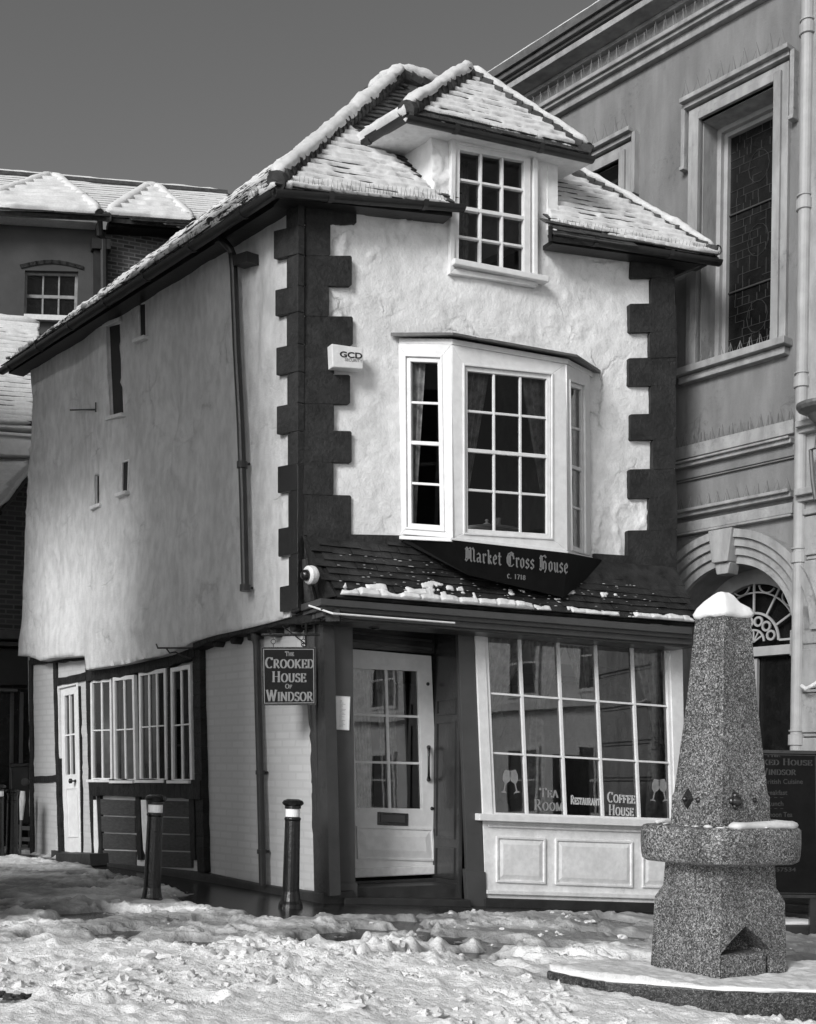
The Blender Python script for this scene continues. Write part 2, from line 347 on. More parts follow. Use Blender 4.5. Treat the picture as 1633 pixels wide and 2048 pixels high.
# ------------------------------------------------------------------ lettering: pen strokes
def arc(cx, cy, rx, ry, a0, a1, n=14):
    return [(cx+rx*math.cos(math.radians(a0+(a1-a0)*i/n)), cy+ry*math.sin(math.radians(a0+(a1-a0)*i/n))) for i in range(n+1)]
def sf(x, y, h=.13): return [(x-h, y), (x+h, y)]
SER = {
 'A': (.78, [[(.08, 0), (.39, 1)], [(.39, 1), (.72, 0)], [(.19, .34), (.57, .34)], sf(.08, .02), sf(.71, .02)]),
 'B': (.66, [[(.14, 0), (.14, 1)], [(.02, 1), (.3, 1)]+arc(.32, .76, .22, .24, 90, -90)+[(.14, .52)], [(.14, .52)]+arc(.34, .26, .26, .26, 90, -90)+[(.02, 0)]]),
 'C': (.74, [arc(.42, .5, .33, .49, 48, 312, 22), [(.66, .78), (.66, .98)]]),
 'D': (.80, [[(.14, 0), (.14, 1)], [(.02, 1), (.3, 1)]+arc(.32, .5, .38, .5, 90, -90, 18)+[(.02, 0)]]),
 'E': (.64, [[(.14, 0), (.14, 1)], [(.02, 1), (.56, 1), (.56, .8)], [(.14, .52), (.44, .52)], [(.44, .42), (.44, .62)], [(.02, 0), (.6, 0), (.6, .22)]]),
 'F': (.60, [[(.14, 0), (.14, 1)], [(.02, 1), (.56, 1), (.56, .8)], [(.14, .5), (.42, .5)], [(.42, .4), (.42, .6)], sf(.14, .02)]),
 'H': (.82, [[(.14, 0), (.14, 1)], [(.66, 0), (.66, 1)], [(.14, .52), (.66, .52)], sf(.14, .02), sf(.66, .02), sf(.14, .98), sf(.66, .98)]),
 'I': (.32, [[(.16, 0), (.16, 1)], sf(.16, .02), sf(.16, .98)]),
 'K': (.78, [[(.14, 0), (.14, 1)], [(.66, 1), (.16, .42)], [(.3, .58), (.68, 0)], sf(.14, .02), sf(.14, .98), sf(.66, .98), sf(.68, .02)]),
 'M': (.96, [[(.12, 0), (.14, 1)], [(.14, 1), (.47, .05)], [(.47, .05), (.8, 1)], [(.8, 1), (.82, 0)], sf(.12, .02), sf(.82, .02), sf(.1, .98, .09), sf(.84, .98, .09)]),
 'N': (.84, [[(.12, 0), (.12, 1)], [(.12, 1), (.7, .02)], [(.7, 0), (.7, 1)], sf(.12, .02), sf(.09, .98, .1), sf(.7, .98)]),
 'O': (.82, [arc(.41, .5, .34, .49, 0, 360, 28)]),
 'R': (.76, [[(.14, 0), (.14, 1)], [(.02, 1), (.3, 1)]+arc(.32, .76, .24, .25, 90, -90)+[(.14, .5)], [(.34, .5), (.68, 0)], sf(.14, .02), sf(.68, .02, .09)]),
 'S': (.58, [arc(.29, .745, .2, .24, 40, 215, 12)+arc(.3, .26, .22, .25, 60, -140, 14), [(.47, .8), (.47, .96)], [(.08, .04), (.08, .24)]]),
 'T': (.72, [[(.36, 0), (.36, 1)], [(.04, .78), (.04, 1), (.68, 1), (.68, .78)], sf(.36, .02)]),
 'U': (.80, [[(.14, 1), (.14, .35)]+arc(.39, .3, .25, .29, 180, 360, 12)+[(.64, 1)], sf(.14, .98), sf(.64, .98)]),
 'W': (1.08, [[(.08, 1), (.32, 0)], [(.32, 0), (.53, .95)], [(.53, .95), (.76, 0)], [(.76, 0), (.99, 1)], sf(.08, .98), sf(.99, .98), sf(.53, .98, .1)]),
}
BLK = {
 'M': (1.05, [[(.05, .85), (.2, 1.0), (.32, .85), (.32, .15), (.2, .0), (.08, .12)], [(.32, .85), (.5, 1), (.6, .88), (.6, .08), (.7, 0)], [(.6, .88), (.78, 1), (.9, .85), (.9, .12), (1.0, .02)], [(.17, .85), (.17, .2)], [(.46, .8), (.46, .2)]]),
 'C': (.85, [[(.75, .9), (.5, 1), (.25, .88), (.12, .6), (.14, .25), (.35, .02), (.6, .02), (.78, .18)], [(.42, .9), (.42, .12)], [(.55, .85), (.75, .75), (.78, .55)], [(.28, .75), (.28, .25)]]),
 'H': (.92, [[(.1, .8), (.22, 1), (.35, .9), (.35, .1), (.25, 0), (.1, .08)], [(.35, .55), (.6, .65), (.75, .5), (.75, .12), (.62, -.12)], [(.5, .6), (.5, .1)], [(.2, .85), (.2, .2)], [(.35, .95), (.6, 1.05), (.75, .92)]]),
 'a': (.5, [[(.08, .55), (.22, .66), (.38, .56), (.38, .1), (.46, .02)], [(.38, .36), (.14, .3), (.1, .12), (.2, .02), (.36, .12)]]),
 'r': (.4, [[(.05, .58), (.15, .66), (.15, .08), (.24, .0)], [(.15, .55), (.3, .66), (.38, .56)]]),
 'k': (.5, [[(.1, .95), (.17, .9), (.17, .08), (.25, 0)], [(.17, .45), (.36, .62), (.36, .45), (.2, .36), (.38, .1), (.46, .02)]]),
 'e': (.44, [[(.38, .12), (.24, 0), (.1, .14), (.1, .52), (.24, .66), (.37, .52), (.34, .4), (.12, .3)]]),
 't': (.36, [[(.16, .88), (.16, .1), (.26, 0), (.34, .06)], [(.04, .62), (.32, .62)]]),
 'o': (.48, [[(.24, .66), (.1, .54), (.1, .14), (.24, 0), (.38, .14), (.38, .54), (.24, .66)]]),
 's': (.42, [[(.35, .56), (.22, .66), (.1, .54), (.1, .42), (.34, .26), (.34, .12), (.2, .0), (.07, .1)]]),
 'u': (.52, [[(.05, .62), (.13, .6), (.13, .12), (.24, 0), (.38, .12)], [(.38, .66), (.38, .1), (.48, 0)]]),
 'c': (.4, [[(.36, .54), (.23, .66), (.1, .54), (.1, .14), (.22, 0), (.36, .1)]]),
 '.': (.2, [[(.08, .06), (.12, .0)]]),
 '1': (.32, [[(.08, .62), (.17, .72), (.17, .0)]]), '7': (.42, [[(.05, .7), (.38, .7), (.18, 0)]]),
 '8': (.44, [arc(.22, .53, .13, .15, 0, 360, 10), arc(.22, .19, .15, .18, 0, 360, 10)]),
}
def pen(txt, glyphs, thick, thin, nib, track=.1, small=None):
    quads = []; x = 0; nb = Vector((math.cos(nib), math.sin(nib)))
    for ch in txt:
        if ch == ' ': x += .38; continue
        sc = 1.0
        if ch == '^': continue
        key = ch
        if small and ch.islower(): key = ch.upper(); sc = small
        wd, st = glyphs[key]
        for pl in st:
            for i in range(len(pl)-1):
                a = Vector(pl[i])*sc+Vector((x, 0)); b = Vector(pl[i+1])*sc+Vector((x, 0)); d = b-a
                if d.length < 1e-5: continue
                t = d.normalized(); cr = abs(t.x*nb.y-t.y*nb.x); hw = (thin+(thick-thin)*cr)*(.5 if sc == 1 else .46); m = Vector((-t.y, t.x))*hw; e = t*min(thin*.4, hw*.5)
                quads.append([a-e+m, b+e+m, b+e-m, a-e-m])
        x += (wd+track)*sc
    return quads, x-track
def put_pen(mb, quads, width, Fr, quad, n, dz=.0025, h=1.0):   # quad: local TL,TR,BR,BL of the cap-height box
    k = 0
    for q_ in quads:
        pts = [bil(quad, p.x/width, 1-p.y/h) for p in q_]; nn = n+dz*.4*(k % 7)/7; k += 1
        mb.prism(Fr, pts, n-.001, nn+dz)
def put_font(mb, txt, Fr, quad, n, depth=.002, bold=0.0):
    cu = bpy.data.curves.new('t', 'FONT'); cu.body = txt; cu.offset = bold; ob = bpy.data.objects.new('t', cu); COL.objects.link(ob)
    dg = bpy.context.evaluated_depsgraph_get(); me = bpy.data.meshes.new_from_object(ob.evaluated_get(dg))
    vs = [v.co.copy() for v in me.vertices]; fs = [tuple(p.vertices) for p in me.polygons]
    bpy.data.objects.remove(ob); bpy.data.meshes.remove(me); bpy.data.curves.remove(cu)
    x0 = min(v.x for v in vs); x1 = max(v.x for v in vs); y0 = min(v.y for v in vs); y1 = max(v.y for v in vs)
    mb.add([Fr.P(bil(quad, (v.x-x0)/(x1-x0), 1-(v.y-y0)/(y1-y0))[0], n+depth, bil(quad, (v.x-x0)/(x1-x0), 1-(v.y-y0)/(y1-y0))[1]) for v in vs], fs)

# ------------------------------------------------------------------ ground
def _gz_note(): pass
def gz(x, y):
    x = np.asarray(x, float); y = np.asarray(y, float)
    s_ = np.log1p(np.exp(np.clip((x+.95)*2.0, -30, 30)))/2.0
    return EYE-1.13-.08*s_+.0*y
def gzf(x, y): return float(gz(x, y))
def grid_mesh(name, xs, ys, zf, material, attr=None):
    X, Y = np.meshgrid(xs, ys); Z = zf(X, Y); nx, ny = len(xs), len(ys)
    me = bpy.data.meshes.new(name); v = np.stack([X, Y, Z], -1).reshape(-1, 3)
    i = np.arange(nx*ny).reshape(ny, nx); f = np.stack([i[:-1, :-1], i[:-1, 1:], i[1:, 1:], i[1:, :-1]], -1).reshape(-1, 4)
    me.vertices.add(len(v)); me.vertices.foreach_set('co', v.ravel()); me.loops.add(f.size); me.loops.foreach_set('vertex_index', f.ravel())
    me.polygons.add(len(f)); me.polygons.foreach_set('loop_start', np.arange(0, f.size, 4)); me.polygons.foreach_set('loop_total', np.full(len(f), 4))
    me.polygons.foreach_set('use_smooth', np.ones(len(f), bool)); me.update(); me.validate()
    if attr is not None:
        at = me.attributes.new('slush', 'FLOAT', 'POINT'); at.data.foreach_set('value', attr(X, Y, Z).ravel())
    me.materials.append(material); o = bpy.data.objects.new(name, me); COL.objects.link(o); return o
g = grid_mesh('ground', np.r_[np.linspace(-120, -9, 12), np.linspace(-8, 9, 60), np.linspace(10, 120, 12)], np.r_[np.linspace(-80, -1, 12), np.linspace(0, 22, 60), np.linspace(24, 250, 12)], lambda X, Y: gz(X, Y), M['setts'])
tag(g, kind='structure')
uv = g.data.uv_layers.new(name='UVMap')
for l in g.data.loops: p = g.data.vertices[l.vertex_index].co; uv.data[l.index].uv = (p.x, p.y)

def seg_dist(X, Y, a, b):
    ax, ay = a; bx, by = b; dx, dy = bx-ax, by-ay; t = np.clip(((X-ax)*dx+(Y-ay)*dy)/(dx*dx+dy*dy), 0, 1)
    return np.hypot(X-ax-t*dx, Y-ay-t*dy)
cB = F.P(4.3, 0, 0)
cornerxy = (C0.x, C0.y); rightxy = (cB.x, cB.y); backxy = (C0.x+Ldir.x*6.2, C0.y+Ldir.y*6.2)
PAD = []   # (x, y, r, depth) dents and lumps
rs = np.random.RandomState(5)
for k in range(620):
    PAD.append((rs.uniform(-5, 5), rs.uniform(5.2, 11.5), rs.uniform(.04, .13), rs.uniform(-.028, .022)))
STEPS = []
for x, y, dr_ in ((-3.2, 6.0, .5), (-.9, 5.6, 1.25), (.9, 5.9, 2.3), (-2.6, 8.2, -.1), (-1.2, 7.4, .9), (.1, 8.6, 2.8), (2.6, 9.6, 2.9), (-3.6, 7.2, .15)):
    for k in range(9):
        sd_ = (-1)**k*.085; STEPS.append((x+math.cos(dr_)*.62*k-math.sin(dr_)*sd_+rs.uniform(-.04, .04), y+math.sin(dr_)*.62*k+math.cos(dr_)*sd_, dr_+rs.uniform(-.2, .2), 1))
def snow_h(X, Y):
    h = .045+.05*(fbm(X*.9, Y*.9, 3, 3)-.5)
    l1 = fbm(X*5.5, Y*5.0, 11, 4); l2 = fbm(X*13, Y*12, 21, 3); l3 = vnoise(X*38, Y*34, 31)
    rg = 1-np.abs(2*fbm(X*8, Y*7.5, 61, 4)-1); cr = vnoise(X*62, Y*58, 71)
    h = h+.080*(l1-.5)+.05*(rg-.75)*np.clip((l1-.35)*4, .25, 1)+.035*np.abs(l2-.5)+.018*(l3-.5)+.010*(cr-.5)
    clus = np.clip((fbm(X*1.3, Y*1.6, 81, 3)-.42)*5, .5, 1.15); h = .05+(h-.05)*clus*np.interp(Y, [5, 6.8, 8, 10], [1.0, .95, .85, .85])
    near = np.clip((9.5-Y)/3.5, 0, 1); h = h+.022*near+.085*np.exp(-((X-1.9)/1.1)**2-((Y-8.25)/.75)**2)
    for (x, y, an, sc_) in STEPS:
        sel = (np.abs(X-x) < .3) & (np.abs(Y-y) < .3)
        if sel.any():
            dx = X[sel]-x; dy = Y[sel]-y; u_ = dx*math.cos(an)+dy*math.sin(an); v_ = -dx*math.sin(an)+dy*math.cos(an)
            rr = (u_/.14)**2+(v_/(.050+.012*np.sign(u_)))**2; h[sel] = h[sel]*(1-.85*np.exp(-rr**2*1.2))+.022*np.exp(-(rr-1.9)**2*2.2)
    for (x, y, r, d) in PAD:
        sel = (np.abs(X-x) < 2*r) & (np.abs(Y-y) < 2*r)
        if sel.any():
            rr = ((X[sel]-x)**2+(Y[sel]-y)**2)/(r*r); h[sel] += d*np.exp(-rr*1.5)*1.6
    dF = seg_dist(X, Y, cornerxy, rightxy); dS = seg_dist(X, Y, cornerxy, backxy)
    nz = fbm(X*2.2, Y*2.2, 41, 4)-.5; n2 = fbm(X*9, Y*9, 44, 3)-.5
    t = (X-cornerxy[0])*Tdir.x+(Y-cornerxy[1])*Tdir.y; wF = np.interp(t, [-1, 0, 1.0, 2.2, 5], [1.0, 1.0, .75, .40, .34])
    dc = np.hypot(X-cornerxy[0], Y-cornerxy[1])
    wS = np.interp(dc, [0, .7, 1.4, 2.8, 4.5, 7], [.95, .62, .45, .22, .12, .10])
    h = h-.075*np.clip((fbm(X*2.1, Y*2.6, 63, 4)-.56)*9, 0, 1)*np.clip((Y-6.6)/1.2, 0, 1)
    dsl = np.minimum.reduce([seg_dist(X, Y, p_, q_) for p_, q_ in (((.86, 7.32), (1.16, 6.97)), ((1.16, 6.97), (1.70, 6.74)), ((1.70, 6.74), (2.75, 6.66)))]); h = h-.035*np.exp(-(dsl/.20)**2)
    m = np.minimum(dF-wF, dS-wS)+.30*nz+.22*n2
    h = np.where(m < 0, -.06+h*.1, h*np.clip(m/.22, 0, 1)-.01*(m < .10))
    return h
def slush(X, Y, Z):
    h = Z-gz(X, Y); n = fbm(X*1.1, Y*1.6, 55, 4)
    mid = np.interp(Y-.22*np.clip(-X, 0, 3), [5.5, 6.5, 7.3, 8.3, 9.2, 11, 16], [-.35, -.05, .42, .76, .84, .84, .8])
    mid = mid-.36*np.clip((-X-1.0)/1.2, 0, 1)*np.clip((Y-8.3)/1.0, 0, 1)  # snow colour lightened towards the alley to offset the deep shade there
    return np.clip(mid+1.25*(n-.5)+.5*(fbm(X*5, Y*6, 58, 3)-.5)-(h-.05)*6.5, 0, 1)
xs = np.linspace(-5.4, 5.2, 620); ys = 4.1+12.5*(np.linspace(0, 1, 640)**1.5)
sn = grid_mesh('snow', xs, ys, lambda X, Y: gz(X, Y)+snow_h(X, Y), M['snow_ground'], slush); tag(sn, 'trodden snow and grey slush lying over the dark street', kind='stuff')

# ------------------------------------------------------------------ wall with openings, plaster relief
def cdt_wall(Fr, outline, holes, n, res, dispf, depth, name, material, parent, smooth=True, label=None):
    def dens(p):
        o = []
        for i in range(len(p)):
            a = Vector(p[i]); b = Vector(p[(i+1) % len(p)]); k = max(1, int((b-a).length/res)); o += [a.lerp(b, j/k) for j in range(k)]
        return o
    V = []; E = []
    for p in [outline]+holes:
        d = dens(p); b = len(V); V += d; E += [(b+i, b+(i+1) % len(d)) for i in range(len(d))]
    x0 = min(p[0] for p in outline); x1 = max(p[0] for p in outline); y0 = min(p[1] for p in outline); y1 = max(p[1] for p in outline)
    bnd = np.array([tuple(v) for v in V]); y = y0+res/2; r = 0
    while y < y1:
        x = x0+res/2+(res/2 if r % 2 else 0)
        while x < x1:
            if inpoly(x, y, outline) and not any(inpoly(x, y, h) for h in holes):
                if np.min((bnd[:, 0]-x)**2+(bnd[:, 1]-y)**2) > (res*.45)**2: V.append(Vector((x, y)))
            x += res
        y += res*.87; r += 1
    vo, eo, fo, _, _, _ = geometry.delaunay_2d_cdt(V, E, [], 0, 1e-5)
    T = []
    for f in fo:
        c = (vo[f[0]]+vo[f[1]]+vo[f[2]])/3
        if inpoly(c.x, c.y, outline) and not any(inpoly(c.x, c.y, h) for h in holes): T.append(tuple(f))
    A = np.array([tuple(v) for v in vo]); D = dispf(A[:, 0], A[:, 1])
    vs = [Fr.P(a, n+d, w_) for (a, w_), d in zip(A, D)]; cnt = {}
    for t in T:
        for i in range(3):
            e = (t[i], t[(i+1) % 3]); cnt[tuple(sorted(e))] = cnt.get(tuple(sorted(e)), [])+[e]
    fs = list(T); back = {}
    for k_, es in cnt.items():
        if len(es) == 1:
            i, j = es[0]
            for q_ in (i, j):
                if q_ not in back: back[q_] = len(vs); vs.append(Fr.P(A[q_][0], n-depth, A[q_][1]))
            fs.append((j, i, back[i], back[j]))
    mb = MB(); mb.v = [tuple(v) for v in vs]; mb.f = fs
    o = mb.build(name, material, parent, smooth=False, recalc=False, label=label)
    o.data.polygons.foreach_set('use_smooth', [i < len(T) and smooth for i in range(len(fs))]); return o
def plaster(seed, amp, sx=1, sy=1, ra=1.0):
    def f(a, w_):
        b = (fbm(a*1.1*sx, w_*1.1*sy, seed, 3)-.5)*amp*1.6
        r = fbm(a*3.3*sx+2*fbm(a*1.3, w_*1.3, seed+5, 2), w_*3.0*sy, seed+9, 4); ridge = np.clip(.09-np.abs(r-.5), 0, .09)/.09
        p = vnoise(a*1.4*sx, w_*1.2*sy, seed+33)
        return b+ridge**2*amp*.85*np.clip((p-.45)*3, 0, 1)+(fbm(a*11*sx, w_*10*sy, seed+20, 3)-.5)*amp*.35
    return f
flat = lambda a, w_: np.zeros(len(a))

def frame_window(root, Fr, quad_px, n, cols, rows, fw=.05, bw=.024, depth=.06, material=None, glass=None, name='window', heavy=None, local=False, heavy_w=None, back=.0, label=None, vbw=None):
    q_ = quad_px if local else Fr.Q(quad_px, n); o_ = offset(q_, fw); mb = MB(); material = material or M['white']
    for i in range(4): mb.prism(Fr, [o_[i], o_[(i+1) % 4], q_[(i+1) % 4], q_[i]], n-depth, n)
    for c in range(1, cols): mb.bar(Fr, bil(q_, c/cols, 0), bil(q_, c/cols, 1), vbw or bw, n-depth*.7, n-.010)
    for r in range(1, rows):
        hv = heavy is not None and r == heavy
        mb.bar(Fr, bil(q_, 0, r/rows), bil(q_, 1, r/rows), (heavy_w or bw*1.5) if hv else bw, n-depth*.75, n-.013 if not hv else n-.004)
    f = mb.build(name, material, root, bevel=.003, label=label)
    g_ = MB(); g_.add([Fr.P(a, n-depth*.55, w_) for a, w_ in q_], [(3, 2, 1, 0)]); g_.build('pane', glass or M['glass'], f, recalc=False)
    return f
def curtain(root, Fr, top0, top1, bot0, bot1, n, waves=7, amp=.03, rows=10, material=None, name='curtain'):
    mb = MB(); cols = waves*8; vs = []
    for r in range(rows+1):
        t = r/rows
        for c in range(cols+1):
            s_ = c/cols; a = (Vector(top0).lerp(Vector(bot0), t)).lerp(Vector(top1).lerp(Vector(bot1), t), s_)
            vs.append(Fr.P(a.x, n+amp*math.sin(s_*waves*2*math.pi+t), a.y))
    fs = [(r*(cols+1)+c, r*(cols+1)+c+1, (r+1)*(cols+1)+c+1, (r+1)*(cols+1)+c) for r in range(rows) for c in range(cols)]
    mb.add(vs, fs); return mb.build(name, material or M['curtain'], root, smooth=True, recalc=False)
def spikes(mb, p0, p1, outv, step=.03, h=.085, r=.0026, seed=1):
    rnd = random.Random(seed); p0 = Vector(p0); p1 = Vector(p1); n = int((p1-p0).length/step); d = (p1-p0).normalized(); up = Vector((0, 0, 1))
    for i in range(n):
        b = p0.lerp(p1, (i+.5)/n); k = (i % 3-1)*.38
        tip = b+(up+outv*k+d*rnd.uniform(-.12, .12)).normalized()*h*rnd.uniform(.88, 1.02)
        u = d*r; v_ = outv*r
        mb.add([b+u, b-u*.5+v_, b-u*.5-v_, tip+u*.5, tip-u*.25+v_*.5, tip-u*.25-v_*.5], [(0, 1, 4, 3), (1, 2, 5, 4), (2, 0, 3, 5), (3, 4, 5)])

def roof_tiles(mb, Fr, poly, course=.105, tw=.17, th=.014, n0=0.0, seed=0, jit=.004):
    rnd = random.Random(seed); x0 = min(p[0] for p in poly); x1 = max(p[0] for p in poly); y0 = min(p[1] for p in poly); y1 = max(p[1] for p in poly)
    r = 0; y = y0
    while y < y1:
        x = x0-(tw/2 if r % 2 else 0)
        while x < x1:
            if inpoly(x+tw/2, y+course*.5, poly):
                a0 = x+.002; a1 = x+tw-.002; j = rnd.uniform(-jit, jit); l = th*1.7+rnd.uniform(-jit, jit)*.6; dy = rnd.uniform(-jit, jit)
                vs = [Fr.P(a0, n0+l, y+dy), Fr.P(a1, n0+l+j, y+dy), Fr.P(a1, n0+.004+j, y+course+.01), Fr.P(a0, n0+.004, y+course+.01),
                      Fr.P(a0, n0+l-th, y+dy), Fr.P(a1, n0+l-th+j, y+dy), Fr.P(a1, n0-.01, y+course+.01), Fr.P(a0, n0-.01, y+course+.01)]
                mb.add(vs, [(0, 1, 2, 3), (4, 5, 1, 0), (0, 3, 7, 4), (1, 5, 6, 2)])
            x += tw
        y += course; r += 1
def snow_sheet(Fr, poly, res, hf, n0, name, parent, inset=0.0, label=None):
    x0 = min(p[0] for p in poly); x1 = max(p[0] for p in poly); y0 = min(p[1] for p in poly); y1 = max(p[1] for p in poly)
    nx = int((x1-x0)/res)+2; ny = int((y1-y0)/(res*.6))+2; xs_ = np.linspace(x0, x1, nx); ys_ = np.linspace(y0, y1, ny)
    X, Y = np.meshgrid(xs_, ys_); H = hf(X, Y)
    idx = {}; vs = []; fs = []
    def vid(i, j):
        if (i, j) not in idx: idx[(i, j)] = len(vs); vs.append(Fr.P(X[j, i], n0+max(H[j, i], -.004), Y[j, i]))
        return idx[(i, j)]
    for j in range(ny-1):
        for i in range(nx-1):
            cx = (xs_[i]+xs_[i+1])/2; cy = (ys_[j]+ys_[j+1])/2
            if H[j:j+2, i:i+2].max() <= 0 or not inpoly(cx, cy, poly): continue
            fs.append((vid(i, j), vid(i+1, j), vid(i+1, j+1), vid(i, j+1)))
    cnt = {}
    for f in fs:
        for k in range(4):
            e = (f[k], f[(k+1) % 4]); key = tuple(sorted(e)); cnt[key] = None if key in cnt else e
    low = {}
    for e in [e for e in cnt.values() if e]:
        for q_ in e:
            if q_ not in low:
                p = Vector(vs[q_]); a, n, w_ = Fr.L(p); low[q_] = len(vs); vs.append(Fr.P(a, min(n0-.012, n-.005), w_))
        fs.append((e[1], e[0], low[e[0]], low[e[1]]))
    mb = MB(); mb.v = [tuple(v) for v in vs]; mb.f = fs
    return mb.build(name, M['snow'], parent, smooth=True, recalc=False, label=label)
def snow_roll(mb, path, r, seed=0, flat_=.7, step=.05, jit=.3, seg=10, lift=.03):
    P = [Vector(p) for p in path]; out = []
    for i in range(len(P)-1):
        k = max(1, int((P[i+1]-P[i]).length/step)); out += [P[i].lerp(P[i+1], j/k) for j in range(k)]
    out.append(P[-1]); n = len(out); base = len(mb.v)
    for i, p in enumerate(out):
        t = (out[min(i+1, n-1)]-out[max(i-1, 0)]).normalized(); u = t.cross(Vector((0, 0, 1))).normalized(); v_ = u.cross(t)
        e = min(1, min(i, n-1-i)*.45+.25)
        for k in range(seg):
            an = 2*math.pi*k/seg; nz = noise.noise(p*4+Vector((k*.35, seed, 0)))*.7+noise.noise(p*11+Vector((math.cos(an)*1.3, math.sin(an)*1.3, seed)))*.6
            rr = r*e*(1+jit*nz); mb.v.append(tuple(p+Vector((0, 0, lift))+u*math.cos(an)*rr+v_*math.sin(an)*rr*flat_))
    mb.f += [(base+i*seg+k, base+i*seg+(k+1) % seg, base+(i+1)*seg+(k+1) % seg, base+(i+1)*seg+k) for i in range(n-1) for k in range(seg)]
    mb.f += [tuple(base+seg-1-k for k in range(seg)), tuple(base+(n-1)*seg+k for k in range(seg))]

def gutter(mb, p0, p1, outv, r=.055, seg=10):
    """half-round gutter between two points; outv = outward horizontal"""
    p0 = Vector(p0); p1 = Vector(p1); up = Vector((0, 0, 1)); vs = []
    for p in (p0, p1):
        for rr in (r, r*.86):
            for k in range(seg+1):
                an = math.pi+math.pi*k/seg; vs.append(p+outv*math.cos(an)*rr+up*math.sin(an)*rr)
    m = seg+1; fs = []
    for k in range(seg):
        fs += [(k, k+1, 2*m+k+1, 2*m+k), (m+k, 3*m+k, 3*m+k+1, m+k+1), (k, m+k, m+k+1, k+1), (2*m+k, 2*m+k+1, 3*m+k+1, 3*m+k)]
    fs += [(0, 2*m, 3*m, m), (m-1, 2*m-1, 4*m-1, 3*m-1)]
    mb.add(vs, fs)
    L_ = (p1-p0).length; d = (p1-p0).normalized(); k = .5
    while k < L_:
        c = p0+d*k; mb.hexa([c+outv*r*1.12+up*.012, c-outv*r*1.12+up*.012, c-outv*r*.9-up*r*.8, c-up*r*1.14, c+outv*r*.9-up*r*.8],
                            [c+d*.045+outv*r*1.12+up*.012, c+d*.045-outv*r*1.12+up*.012, c+d*.045-outv*r*.9-up*r*.8, c+d*.045-up*r*1.14, c+d*.045+outv*r*.9-up*r*.8]); k += .95

# ================================================================== THE CROOKED HOUSE
H = empty('crooked_house', (C0.x, C0.y, gzf(C0.x, C0.y)), 'tall narrow crooked plastered house with dark corner stones and snowy hipped roof', 'house')
nF = F.n.copy(); nS = S.n.copy(); nF2 = Vector((nF.x, nF.y, 0)).normalized(); nS2 = Vector((nS.x, nS.y, 0)).normalized()
def loc(Fr, a, w_): return (a, w_)
# --- front wall
winD = F.Q([(921, 300), (1049, 322), (1049, 548), (918, 528)], .0)             # dormer window glazing
bayL0 = F.q(797, 900)[0]; bayR0 = F.q(1186, 900)[0]
bay_hole = [F.q(815, 705), F.q(1170, 755), F.q(1170, 1085), F.q(815, 1060)]
outl = F.Q([(598, 384), (700, 392), (866, 412), (862, 250), (868, 238), (1116, 296), (1118, 452), (1200, 478), (1345, 508), (1347, 620), (1350, 700), (1347, 850), (1351, 1000), (1349, 1150), (1200, 1140), (800, 1110), (610, 1098), (607, 900), (603, 640)])
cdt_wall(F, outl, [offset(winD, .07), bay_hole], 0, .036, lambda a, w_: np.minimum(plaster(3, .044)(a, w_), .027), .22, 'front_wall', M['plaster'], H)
# --- side wall (upper, jettied over the ground floor)
s_holes = [S.Q(q) for q in ([(216, 652), (240, 646), (247, 830), (224, 834)], [(277, 608), (290, 606), (291, 676), (279, 679)], [(244, 925), (256, 921), (254, 985), (243, 988)], [(192, 951), (202, 949), (202, 1010), (192, 1014)])]
s_out = S.Q([(598, 384), (500, 428), (420, 475), (300, 548), (180, 624), (90, 684), (30, 722), (62, 742), (65, 800), (60, 900), (56, 1000), (50, 1120), (44, 1230), (36, 1312), (58, 1312), (80, 1322), (110, 1316), (170, 1312), (172, 1340), (205, 1336), (250, 1328), (330, 1310), (370, 1294), (385, 1284), (430, 1270), (500, 1255), (545, 1244), (580, 1234), (590, 1200), (605, 1100), (607, 900), (603, 640)])
s_out = s_out[:6]+[S.q(66, 700)]+s_out[7:]; s_out = [(min(a, -.012), w_) for a, w_ in s_out]
def side_disp(a, w_):
    d = plaster(8, .034, 1.2, .6)(a, w_)
    def gs(u, v, ra, rw, k):
        aa, ww = S.q(u, v); return k*np.exp(-((a-aa)/ra)**2-((w_-ww)/rw)**2)
    d = d+gs(340, 850, .15, .30, -.115)+gs(360, 905, .14, .34, .09)+gs(530, 680, .10, .25, .035)+gs(515, 640, .06, .4, -.03)+gs(365, 1100, .2, .35, .03)+gs(300, 1250, .8, .25, .03)+gs(110, 1280, .7, .25, .03)
    # vertical swellings in the old render
    d = d+.022*(vnoise(a*2.4, w_*.35, 77)-.5)+.03*np.clip(1-np.abs(a-S.q(205, 1150)[0])/.5, 0, 1)
    return d
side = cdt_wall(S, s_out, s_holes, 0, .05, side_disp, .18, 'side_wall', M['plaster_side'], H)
# small windows set in the side wall
for k, (q_, hs) in enumerate(zip(s_holes, ((1, 1), (1, 1), (1, 1), (1, 1)))):
    f = frame_window(H, S, offset(q_, -.004), -.004, 1, 1, fw=.02, depth=.03, material=M['white_old'], glass=M['pane_board'], name='small_window', local=True)
    bl, br = q_[3], q_[2]
    MB().prism(S, [(bl[0]-.06, bl[1]-.035), (br[0]+.06, br[1]-.03), (br[0]+.06, br[1]+.008), (bl[0]-.06, bl[1]+.008)], -.08, .055).build('sill', M['white_old'], f, bevel=.006)
    if k == 0:
        tl, tr = q_[0], q_[1]
        MB().prism(S, [(tl[0]-.07, tl[1]), (tr[0]+.05, tr[1]), (tr[0]+.05, tr[1]+.045), (tl[0]-.07, tl[1]+.045)], 0, .035).build('lintel', M['white_old'], f, bevel=.006)
